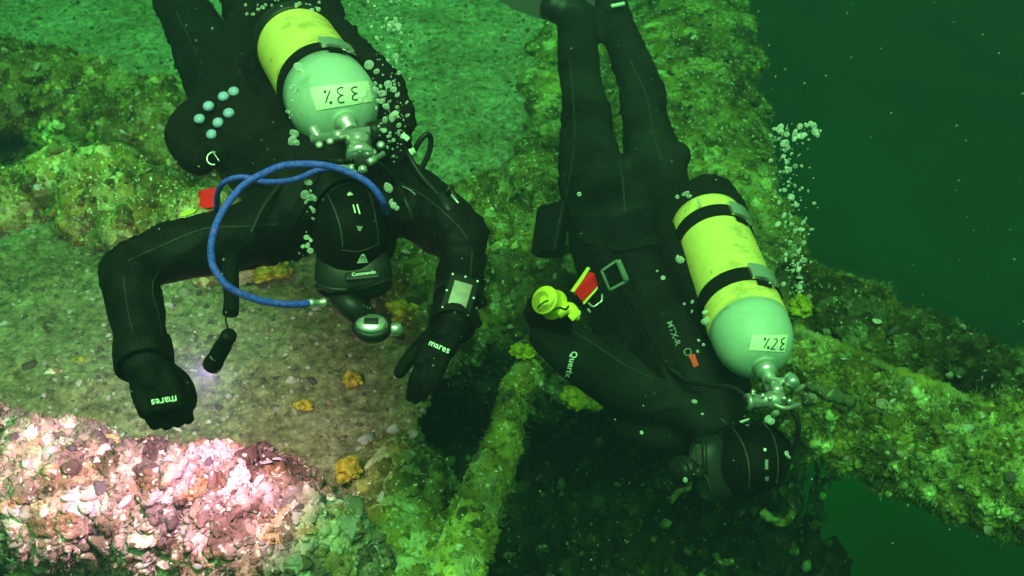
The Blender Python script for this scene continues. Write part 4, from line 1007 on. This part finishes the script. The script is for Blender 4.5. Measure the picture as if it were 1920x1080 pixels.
# hoses
def loose_hose(label, pts, r, mat, ends=None):
    pts = [P(*p) for p in pts]
    root = thing('hose', pts[0], label, 'hose')
    v, f = tube(pts, r, 14, 8); obj('hose_tube', v, f, mat, root)
    for k in (ends or []):
        a = pts[k]; b_ = pts[k + 1] if k == 0 else pts[k - 1]; d = nrm(a - b_)
        v, f = lathe([(-0.012, r * 1.15), (-0.002, r * 1.25), (0.002, r * 0.9), (0.02, r * 0.85), (0.02, r * 1.2), (0.028, r * 1.2), (0.03, r * 0.6)], a, d, np.array([0.1, 0.2, 1.0]), 14); obj('end_fitting', v, f, M['steel'], root)
    return root
loose_hose('thick blue braided hose looping round the left diver shoulder to the mouth', [(724, 398, 2.32), (716, 375, 2.27), (690, 343, 2.25), (645, 320, 2.24), (608, 310, 2.23), (570, 308, 2.22), (530, 311, 2.21), (497, 324, 2.21), (464, 342, 2.20), (438, 367, 2.18), (412, 406, 2.15), (398, 448, 2.14), (396, 480, 2.14), (404, 508, 2.14), (432, 540, 2.15), (482, 562, 2.18), (540, 571, 2.22), (588, 568, 2.26)], 0.0074, M['blue'], [-1])
loose_hose('thin blue hose crossing under the thick loop behind the hood', [(640, 315, 2.31), (600, 318, 2.30), (550, 337, 2.28), (500, 341, 2.27), (455, 332, 2.27), (422, 341, 2.28), (408, 362, 2.33), (406, 395, 2.4)], 0.006, M['blue'])
loose_hose('black hose arching above the left diver right shoulder', [(752, 305, 2.52), (770, 292, 2.5), (786, 266, 2.49), (800, 252, 2.49), (808, 262, 2.5), (803, 290, 2.51), (786, 322, 2.52), (770, 345, 2.53)], 0.0065, M['rubber'])
v, f = lathe([(0, 0.009), (0.012, 0.009), (0.012, 0.0075), (0.02, 0.0075)], P(764, 290, 2.49), P(775, 283, 2.49) - P(764, 290, 2.49), np.array([0, 0, 1.0]), 14)
tag(obj('hose_clip', v, f, M['white'], at=P(764, 290, 2.49)), 'small white sleeve clipped on the black arched hose', 'clip')

# red marker and yellow slip behind the left shoulder
rm = thing('marker_pouch', P(388, 370, 2.55), 'red folded marker pouch behind the left diver shoulder', 'marker')
q = [(371, 362), (378, 356), (404, 351), (407, 372), (404, 388), (382, 391), (372, 385), (375, 372)]
V = [P(u, w, 2.47 + 0.01 * math.sin(k)) for k, (u, w) in enumerate(q)]; V2 = [a + AF * 0.03 for a in V]; n = len(q)
obj('red_fold', V + V2, [list(range(n))] + [[i, n + i, n + (i + 1) % n, (i + 1) % n] for i in range(n)] + [list(range(n, 2 * n))[::-1]], M['red'], rm, smooth=False)
q = [(334, 405), (350, 394), (370, 392), (362, 400), (346, 405)]
V = [P(u, w, 2.46) for u, w in q]; V2 = [a + AF * 0.012 for a in V]; n = len(q)
obj('yellow_tab', V + V2, [list(range(n))] + [[i, n + i, n + (i + 1) % n, (i + 1) % n] for i in range(n)] + [list(range(n, 2 * n))[::-1]], M['lime'], rm, smooth=False)

# wrist computer
wc = thing('wrist_computer', P(862, 556, 2.2), 'dive computer with grey screen strapped on the left diver forearm', 'dive computer')
h = hit(suit1, 862, 556); q = np.array(h[0]); wz = near * 0.85 + IU * 0.35 + IR * 0.12; WX = axes(wz, IR * 0.97 - IU * 0.27)
s = np.linalg.norm(q - CAM) / FPX
q = q + WX[2] * 0.002
v, f = box(q, WX, (62 * s, 84 * s, 0.020), 0.006); obj('computer_case', v, f, M['screenbase'], wc)
v, f = box(q + WX[2] * 0.0105, WX, (35 * s, 49 * s, 0.004), 0.0012); sc = obj('screen', v, f, M['screen'], wc)
v, f = box(q + WX[2] * 0.0105 - WX[1] * 28 * s, WX, (33 * s, 4.5 * s, 0.004), 0.001); obj('key_bar', v, f, M['slate'], wc)
for a, b_ in ((-24, 35), (0, 37), (24, 35), (-26, 0), (26, 0), (-24, -35), (0, -37), (24, -35)):
    v, f = ico(q + WX[2] * 0.0105 + WX[0] * a * s + WX[1] * b_ * s, (0.0026, 0.0026, 0.0018), 2, WX); obj('bolt', v, f, M['white'], wc)
for b_ in (-22, 22):
    ring('wrist_strap', q - WX[2] * 0.056 + WX[1] * b_ * s, WX[1], 0.054, 0.005, M['rubber'], wc, ref=WX[0])

# torch on a lanyard
tc_ = thing('dive_torch', P(412, 655, 2.2), 'lit black torch dangling on a lanyard below the blue hose', 'torch')
ta, tb_ = P(430, 628, 2.16), P(397, 686, 2.22); td = nrm(tb_ - ta); TL = np.linalg.norm(tb_ - ta)
v, f = lathe([(-0.006, 0.006), (-0.004, 0.014), (0.004, 0.0165), (0.012, 0.0155), (0.03, 0.0155), (0.034, 0.0175), (TL - 0.022, 0.0175), (TL - 0.016, 0.0195), (TL, 0.0195), (TL, 0.016), (TL - 0.006, 0.015)], ta, td, np.array([0, 0, 1.0]), 28)
obj('torch_body', v, f, M['screenbase'], tc_)
lens = bpy.data.materials.new('lit_lens'); lens.use_nodes = True; lb = lens.node_tree.nodes['Principled BSDF']
lb.inputs['Base Color'].default_value = (0.9, 0.8, 0.9, 1); lb.inputs['Emission Color'].default_value = (1.0, 0.72, 0.95, 1); lb.inputs['Emission Strength'].default_value = 12
v, f = lathe([(TL - 0.005, 0.0145), (TL - 0.003, 0.0145), (TL - 0.001, 0.008), (TL - 0.0005, 0.001)], ta, td, np.array([0, 0, 1.0]), 24); obj('lens', v, f, lens, tc_)
v, f = ico(ta + td * (TL * 0.72) + near * 0.017, (0.006, 0.010, 0.003), 2, axes(near, IR * 0.4 + IU)); obj('switch', v, f, M['dull'], tc_)
v, f = tube([P(431, 630, 2.155), P(426, 612, 2.18), P(423, 598, 2.22), P(427, 585, 2.24)], 0.0022, 6); obj('lanyard', v, f, M['rubber'], tc_)
v, f = tube([P(432, 588, 2.25), P(434, 560, 2.27), P(433, 520, 2.31), P(432, 485, 2.36)], [0.017, 0.016, 0.017, 0.018], 12); obj('lanyard_sleeve', v, f, M['webbing'], tc_)
sp = bpy.data.lights.new('torch_beam', 'SPOT'); sp.energy = 300; sp.color = (1.0, 0.25, 0.58); sp.spot_size = math.radians(98); sp.spot_blend = 1.0; sp.shadow_soft_size = 0.012
so = bpy.data.objects.new('torch_beam', sp); so.parent = tc_
pos = tb_ + td * 0.012; tgt = G(195, 862, 0.1)
so.location = pos - wloc(tc_); so.rotation_euler = Vector(pos - tgt).to_track_quat('Z', 'Y').to_euler(); col.objects.link(so)

# ------------------------------------------------------------------ right diver
d2 = person('diver in charcoal drysuit gliding down to the right, one arm out holding a yellow reel')
parts = [chain([(1345, 790, 2.86, 0.08), (1295, 715, 2.95, 0.13), (1235, 610, 3.1, 0.145), (1185, 500, 3.26, 0.14), (1165, 400, 3.42, 0.13)]),
         chain([(1270, 740, 2.93, 0.095), (1200, 630, 3.08, 0.11), (1140, 500, 3.26, 0.10), (1128, 390, 3.42, 0.115)]),
         chain([(1350, 740, 2.95, 0.09), (1320, 640, 3.1, 0.11), (1270, 500, 3.3, 0.12), (1235, 380, 3.45, 0.12)]),
         # buttocks and legs
         chain([(1130, 385, 3.40, 0.118), (1108, 320, 3.52, 0.108), (1102, 250, 3.66, 0.084), (1094, 180, 3.84, 0.076), (1084, 110, 4.02, 0.077), (1082, 40, 4.18, 0.08)]),
         chain([(1225, 375, 3.42, 0.116), (1228, 310, 3.54, 0.100), (1213, 240, 3.70, 0.076), (1206, 190, 3.82, 0.076), (1186, 120, 4.0, 0.072), (1148, 30, 4.2, 0.07)]),
         chain([(1245, 300, 3.5, 0.07), (1268, 292, 3.5, 0.05)]),
         # arm to the left
         chain([(1320, 750, 2.95, 0.09), (1265, 748, 2.95, 0.088), (1190, 728, 2.88, 0.080), (1150, 708, 2.83, 0.075), (1090, 670, 2.80, 0.070), (1045, 640, 2.77, 0.058), (1028, 628, 2.76, 0.05)]),
         # far arm tucked ahead
         chain([(1330, 740, 3.0, 0.08), (1290, 800, 3.0, 0.07), (1220, 800, 2.95, 0.06), (1180, 790, 2.93, 0.05)])]
v, f = merge(*parts); v, f, nn = remeshed(v, f, 0.012, 5)
v = wrinkle(v, nn, 0.008, 8, 13)
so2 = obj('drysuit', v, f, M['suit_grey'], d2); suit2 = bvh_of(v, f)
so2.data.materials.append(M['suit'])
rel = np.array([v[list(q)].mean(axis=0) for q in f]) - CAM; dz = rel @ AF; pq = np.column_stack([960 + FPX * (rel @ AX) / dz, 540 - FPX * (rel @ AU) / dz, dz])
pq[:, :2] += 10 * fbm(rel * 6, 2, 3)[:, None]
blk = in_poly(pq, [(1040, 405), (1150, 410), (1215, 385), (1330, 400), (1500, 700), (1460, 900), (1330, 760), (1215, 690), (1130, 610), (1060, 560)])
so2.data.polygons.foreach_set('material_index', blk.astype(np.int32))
for q in ([(1068, 110), (1075, 180), (1078, 250), (1072, 310), (1062, 370)], [(1180, 110), (1212, 180), (1225, 250), (1240, 300)], [(1160, 300), (1168, 345), (1172, 400)], [(1240, 715), (1180, 690), (1120, 650), (1060, 612)]):
    strokes('suit_seam', [q], 2.6, suit2, M['glue'], d2, 0.0015)
# boots and fins
for (pts, tip) in (([(1080, 40, 4.17, 0.075), (1066, 16, 4.2, 0.07), (1040, 14, 4.18, 0.06)], [(1062, 42), (1010, 34), (968, 20), (930, -2), (930, -45), (1040, -30)]),
                   ([(1150, 35, 4.19, 0.072), (1140, 0, 4.25, 0.068), (1120, -10, 4.25, 0.06)], [(1140, 5), (1110, 25), (1050, -40), (1070, -90), (1150, -40)])):
    v, f = chain(pts); v, f, nn = remeshed(v, f, 0.012, 3); bt = obj('boot', v, f, M['rubber'], d2)
    V = [P(u, w, 4.2) for u, w in tip]; V2 = [a + AF * 0.015 + AU * 0.01 for a in V]; n = len(tip)
    obj('fin_blade', V + V2, [list(range(n))] + [[i, n + i, n + (i + 1) % n, (i + 1) % n] for i in range(n)] + [list(range(n, 2 * n))[::-1]], M['rubber'], bt, smooth=False)
v, f = tube([P(1146, 12, 4.08), P(1156, 10, 4.08), P(1170, 7, 4.09)], 0.008, 8); obj('fin_buckle', v, f, M['white'], d2)
lettering('sleeve_print', 'Querix', (1071, 682), (-0.24, 0.97), 17, suit2, M['white'], d2, 0.003, 0.012)
# glove gripping the reel
w0 = P(1036, 634, 2.76)
grip = [(-0.031, (0.036, 0.026, 0.02), (30, 50, 40)), (-0.0105, (0.042, 0.03, 0.022), (32, 52, 42)), (0.0115, (0.041, 0.03, 0.022), (35, 55, 45)), (0.031, (0.036, 0.027, 0.02), (38, 56, 48))]
gl, gb3 = glove(w0, P(1012, 585, 2.72) - w0, IR * 0.55 + near * 0.5, -IR * 0.95 + near * 0.3 - IU * 0.2, grip, d2, 0.95)

# pocket on the thigh
v, f = box(P(1033, 432, 3.36), axes(near * 0.6 - IR * 0.5 + IU * 0.3, IR + near * 0.5), (0.10, 0.165, 0.05), 0.012)
v = v + 0.005 * fbm(v * 14, 3, 6)[:, None]; pk = obj('thigh_pocket', v, f, M['suit'], d2)
ring('pocket_eyelet', P(1086, 364, 3.28), near, 0.0045, 0.0018, M['white'], d2)

c2 = P(1390, 862, 2.74); rad2 = np.array([0.088, 0.108, 0.120])
A2, hb2, h2 = hood_head(d2, c2, near * 0.80 + IR * 0.50 + IU * 0.10, -IR * 0.88 + near * 0.42 - IU * 0.18, 0.09, rad2, M['neoprene'], 6)
strokes('glued_seam', [[(1352, 785), (1376, 806), (1396, 840), (1405, 880), (1404, 918)], [(1430, 790), (1448, 815), (1457, 850), (1458, 885), (1453, 915)]], 2.2, hb2, M['hoodseam'], h2, 0.001)
patch('hood_badge', [(1386, 790), (1404, 784), (1412, 792), (1402, 800)], hb2, M['white'], h2, 4, 4)
strokes('hood_badge', [[(1397, 791), (1403, 790), (1406, 794), (1400, 796)]], 1.6, hb2, M['ink'], h2, 0.003)
patch('hood_badge', [(1432, 840), (1437, 842), (1436, 847), (1431, 845)], hb2, M['white'], h2, 2, 2)
patch('hood_badge', [(1434, 862), (1440, 862), (1440, 880), (1434, 880)], hb2, M['dimwhite'], h2, 3, 3)
patch('hood_badge', [(1434, 893), (1441, 893), (1441, 901), (1435, 901)], hb2, M['dimwhite'], h2, 2, 2)
mk2, rg2 = mask_reg(A2, c2, rad2, 'dark mask on the right diver face turned to the left', 'dark regulator in the mouth of the right diver', P(1278, 880, 2.66), -IR * 0.8 + near * 0.5, None, M['rubber'])

vest2, vb2 = vest('black buoyancy vest under the 32% tank of the right diver', [
    chain([(1395, 650, 2.84, 0.07), (1330, 560, 3.0, 0.09), (1275, 450, 3.2, 0.09), (1300, 385, 3.3, 0.07), (1335, 365, 3.32, 0.06), (1372, 400, 3.28, 0.055)])], 0.012)
lettering('vest_print', 'MTX-R', (1263, 626), (0.36, 0.93), 16, vb2 if hit(vb2, 1263, 626)[0] is not None else suit2, M['dimwhite'], vest2, 0.003, 0.012)
mb_ = vb2 if hit(vb2, 1300, 676)[0] is not None else suit2
patch('red_print', [(1291, 668), (1302, 664), (1310, 686), (1301, 690)], mb_, M['redprint'], vest2, 3, 3, 0.003)
ring('print_ring', np.array((hit(mb_, 1289, 660)[0] or Vector(P(1289, 660, 2.85)))) + near * 0.004, near, 0.009, 0.002, M['dimwhite'], vest2)

for q in ([(1085, 440), (1150, 462), (1215, 455), (1270, 440)], [(1120, 450), (1165, 520), (1215, 600), (1262, 690)]): strokes('harness_strap', [q], 20, suit2, M['webbing'], vest2, 0.008)
for q in ([(1405, 750, 2.6), (1375, 728, 2.66), (1330, 722, 2.72), (1290, 715, 2.79), (1255, 690, 2.84)], [(1470, 752, 2.6), (1496, 790, 2.6), (1490, 840, 2.64), (1466, 880, 2.68)]):
    v, f = tube([P(*k) for k in q], 0.0062, 10, 8); obj('inflator_hose', v, f, M['rubber'], vest2)
# reel, red pouch, slate, clips on the right diver
rl = thing('line_reel', P(1032, 572, 2.68), 'yellow line reel held in the right diver glove', 'reel')
rc = P(1028, 566, 2.66); rax = nrm(near * 0.72 + IU * 0.25 - IR * 0.5); RX = axes(rax, IR)
v, f = lathe([(-0.03, 0.012), (-0.03, 0.036), (-0.026, 0.038), (-0.02, 0.034), (0.012, 0.034), (0.016, 0.036), (0.02, 0.034), (0.02, 0.01)], rc, rax, IR, 36); obj('spool', v, f, M['lime'], rl)
for k in range(7):
    rr = 0.012 + 0.003 * k
    ring('line_turn', rc + rax * 0.0205, rax, rr, 0.0006, M['ink'], rl, (0.3 + k * 0.4, 4.6 + k * 0.3), IR)
v, f = tube([P(1046, 590, 2.66), P(1066, 578, 2.66), P(1080, 590, 2.65), P(1086, 592, 2.65)], [0.012, 0.016, 0.013, 0.013], 12); obj('handle', v, f, M['lime'], rl)
v, f = box(P(1076, 591, 2.64), axes(near, IR + IU * 0.9), (0.026, 0.018, 0.016), 0.003); obj('handle_block', v, f, M['lime'], rl)
v, f = tube([P(1008, 577, 2.63), P(1018, 568, 2.62), P(1028, 563, 2.62)], 0.0022, 6); obj('crank_wire', v, f, M['rubber'], rl)
v, f = tube([P(1038, 582, 2.62), P(1048, 577, 2.62), P(1060, 580, 2.62), P(1066, 574, 2.63)], 0.0028, 6); obj('frame_wire', v, f, M['rubber'], rl)
rp = thing('marker_pouch', P(1098, 540, 2.95), 'red pouch with yellow edges clipped on the right diver belly', 'marker')
def slabpx(q, d, th):
    V = [P(u, w, dd) for (u, w), dd in zip(q, d)]; V2 = [a + AF * th for a in V]; n = len(q)
    return V + V2, [list(range(n))] + [[i, n + i, n + (i + 1) % n, (i + 1) % n] for i in range(n)] + [list(range(n, 2 * n))[::-1]]
v, f = slabpx([(1104, 509), (1115, 513), (1120, 535), (1093, 566), (1077, 547)], [2.86, 2.86, 2.87, 2.85, 2.84], 0.03); obj('red_cloth', v, f, M['red'], rp, smooth=False)
v, f = slabpx([(1102, 500), (1107, 503), (1077, 548), (1070, 546)], [2.85] * 4, 0.03); obj('yellow_edge', v, f, M['lime'], rp, smooth=False)
v, f = slabpx([(1121, 537), (1120, 543), (1095, 571), (1093, 567)], [2.85] * 4, 0.03); obj('yellow_edge', v, f, M['lime'], rp, smooth=False)
ss = thing('writing_slate', P(1150, 515, 2.95), 'grey green framed slate beside the red pouch', 'slate')
v, f = slabpx([(1128, 508), (1158, 488), (1175, 527), (1143, 544)], [2.86, 2.87, 2.88, 2.87], 0.02); obj('slate_board', v, f, M['screenbase'], ss, smooth=False)
E4 = [(1128, 508), (1158, 488), (1175, 527), (1143, 544)]
for i in range(4):
    a, b_ = E4[i], E4[(i + 1) % 4]; v, f = tube([P(*a, 2.855), P(*b_, 2.855)], 0.0085 if i == 1 else 0.004, 8); obj('slate_rim', v, f, M['slate'], ss)
cl = thing('bolt_snap', P(1120, 568, 2.9), 'small steel snap hook below the red pouch', 'clip')
v, f = tube([P(1103, 568, 2.84), P(1112, 575, 2.83), P(1122, 569, 2.83), P(1128, 564, 2.83), P(1129, 552, 2.84)], 0.0028, 8); obj('hook', v, f, M['steel'], cl)
v, f = tube([P(1102, 579, 2.84), P(1107, 586, 2.84)], 0.003, 8); obj('gate', v, f, M['steel'], cl)

# ------------------------------------------------------------------ bubbles
bub = []
for s in range(4):
    v, f = ico((0, 0, 0), 1, 3); v = v * (1 + 0.09 * fbm(v * 1.5 + s * 9, 2, s + 60))[:, None]; me = raw_mesh('bubble', v, f); me.materials.append(M['bubble']); bub.append(me)
BUBS = []
def bubbles(spots, label, group):
    BUBS.extend((s, label, group) for s in spots)
def place_bubbles():
    BUBS.sort(key=lambda t: -t[0][3] + (100 if t[2] == 'fine bubbles' else 0))
    for (u, w, d, px), label, group in BUBS[:290]:
        r = (0.78 if px > 13 else 1.05) * px * d / FPX / 2
        put('air_bubble', bub[rng.integers(4)], None, P(u, w, d), nrm(rng.normal(0, 1, 3)), (r * rng.uniform(0.7, 1.35), r * rng.uniform(0.7, 1.2), r * rng.uniform(0.4, 0.95)))
        tag(col.objects[-1], label, 'bubble', group)
    parts = []
    for (u, w, d, px), label, group in BUBS[290:]:
        parts.append(ico(P(u, w, d), px * d / FPX / 2, 1))
    v, f = merge(*parts); tag(obj('fine_bubbles', v, f, M['bubble']), 'finest bubbles drifting among the larger ones', 'bubbles', kind='stuff')
def plume(n, path, spread, size, d):
    out = []; p = np.array(path, float)
    for _ in range(n):
        t = rng.random() * (len(p) - 1); i = int(t); a = p[i] * (1 - t + i) + p[i + 1] * (t - i)
        sp_ = np.interp(t, range(len(p)), spread)
        out.append((a[0] + rng.normal(0, sp_), a[1] + rng.normal(0, 6), d + rng.normal(0, 0.05), size[0] + (size[1] - size[0]) * rng.random() ** 2.5))
    return out
S = plume(95, [(1495, 545), (1490, 470), (1485, 400), (1472, 330), (1475, 270), (1490, 245)], [6, 14, 16, 16, 20, 26], (5, 14), 2.6)
S += [(1462, 240, 2.6, 22), (1475, 252, 2.6, 18), (1490, 250, 2.6, 18), (1500, 237, 2.6, 16), (1512, 235, 2.6, 20), (1526, 236, 2.6, 20), (1452, 242, 2.6, 16), (1502, 255, 2.6, 14), (1528, 248, 2.6, 12), (1520, 232, 2.6, 14)]
bubbles(S, 'silvery bubble in the plume rising beside open water right of the 32% tank', 'bubbles in the right plume')
S = plume(70, [(745, 230), (735, 180), (740, 120), (735, 60), (720, 20), (730, -10)], [16, 16, 20, 16, 30, 40], (3, 9), 2.45)
S += [(735, 45, 2.5, 20), (748, 50, 2.5, 12), (742, 38, 2.5, 12), (742, 105, 2.5, 14), (752, 62, 2.5, 9)]
bubbles(S, 'small bubble rising past the right side of the 33% tank', 'bubbles above the left diver')
S = [(692, 122, 2.4, 22), (706, 134, 2.4, 14), (728, 158, 2.36, 24), (738, 168, 2.36, 18), (745, 178, 2.36, 12), (712, 190, 2.35, 20), (724, 200, 2.33, 18), (735, 220, 2.33, 22), (742, 212, 2.33, 14), (722, 225, 2.33, 16), (748, 235, 2.33, 10), (560, 126, 2.42, 20), (568, 135, 2.4, 14), (552, 250, 2.38, 24), (548, 264, 2.38, 22), (540, 210, 2.42, 16), (556, 268, 2.38, 12), (680, 178, 2.28, 22), (676, 188, 2.28, 16), (728, 352, 2.25, 22), (738, 385, 2.26, 18), (744, 390, 2.26, 12), (733, 378, 2.26, 14), (578, 342, 2.3, 20), (572, 365, 2.3, 22), (584, 370, 2.3, 18), (575, 378, 2.3, 18), (590, 372, 2.3, 12), (588, 395, 2.3, 10), (587, 410, 2.3, 9), (575, 445, 2.3, 14), (577, 460, 2.3, 10), (582, 470, 2.3, 12), (568, 462, 2.3, 8), (705, 168, 2.35, 14), (716, 175, 2.35, 12)]
S += plume(50, [(700, 160), (730, 200), (740, 260), (735, 300)], [14, 16, 14, 10], (3, 9), 2.34) + plume(26, [(455, 25), (500, 10), (560, 6), (600, 20)], [14, 14, 14, 10], (4, 9), 2.75) + plume(20, [(540, 220), (560, 150)], [8, 8], (3, 7), 2.4) + plume(10, [(575, 345), (585, 470)], [6, 6], (3, 8), 2.3)
bubbles(S, 'bubble clinging round the left diver tank, valve or hood', 'bubbles on the left diver')
S = [(1285, 363, 3.05, 18), (1292, 368, 3.05, 14), (1312, 379, 3.03, 18), (1270, 369, 3.05, 8), (1275, 487, 2.85, 20), (1270, 482, 2.85, 14), (1322, 585, 2.7, 16), (1325, 600, 2.7, 16), (1320, 604, 2.7, 10), (1298, 566, 2.72, 9), (1297, 584, 2.72, 8), (1283, 570, 2.75, 6), (1243, 521, 2.8, 8), (1232, 508, 2.8, 5), (1310, 638, 2.7, 6), (1319, 646, 2.7, 5), (1308, 659, 2.7, 7), (1446, 790, 2.58, 18), (1440, 786, 2.58, 12), (1302, 753, 2.7, 9), (1317, 776, 2.7, 5), (1475, 850, 2.6, 14), (1203, 811, 2.7, 8), (1285, 900, 2.62, 10), (1478, 856, 2.6, 10)]
bubbles(S, 'bubble clinging round the right diver tank, vest or hood', 'bubbles on the right diver')
bubbles(plume(120, [(1496, 550), (1488, 470), (1485, 400), (1474, 330), (1478, 262), (1492, 238)], [6, 12, 16, 18, 22, 28], (2.5, 4.9), 2.6) + plume(90, [(748, 240), (738, 170), (742, 110), (735, 50), (725, -10)], [16, 16, 18, 18, 34], (2, 3.9), 2.45), 'fine bubble', 'fine bubbles')
place_bubbles()
# drifting specks
n_ = 700
pos = np.array([P(rng.uniform(-40, 1960), rng.uniform(-40, 1120), rng.uniform(1.2, 4.2)) for _ in range(n_)])
pos = pos[pos[:, 2] > 0.3]
sv, sf = ico((0, 0, 0), 1, 0); sf = np.array(sf)
V = np.concatenate([sv * rng.uniform(0.0005, 0.0013) + p for p in pos]); F = np.concatenate([sf + 12 * i for i in range(len(pos))])
M['speck'] = simple('drifting_speck', (0.45, 0.45, 0.4), 0.8)
tag(obj('drifting_specks', V, F, M['speck']), 'fine pale specks drifting in the water', 'particles', kind='stuff')

# ------------------------------------------------------------------ green water round everything
hz = bpy.data.materials.new('green_water'); hz.use_nodes = True
n, l = hz.node_tree.nodes, hz.node_tree.links; n.clear()
out = n.new('ShaderNodeOutputMaterial'); pv = n.new('ShaderNodeVolumePrincipled')
pv.inputs["Color"].default_value = (0.026, 0.038, 0.060, 1)
pv.inputs["Absorption Color"].default_value = (0.10, 0.62, 0.30, 1)
pv.inputs['Density'].default_value = 0.30
pv.inputs['Anisotropy'].default_value = 0.2
l.new(pv.outputs[0], out.inputs['Volume'])
v, f = box((0, 6, -3.5), np.eye(3), (122, 118, 13.0))
o = obj('haze', v, f, hz, smooth=False); tag(o, kind='stuff')
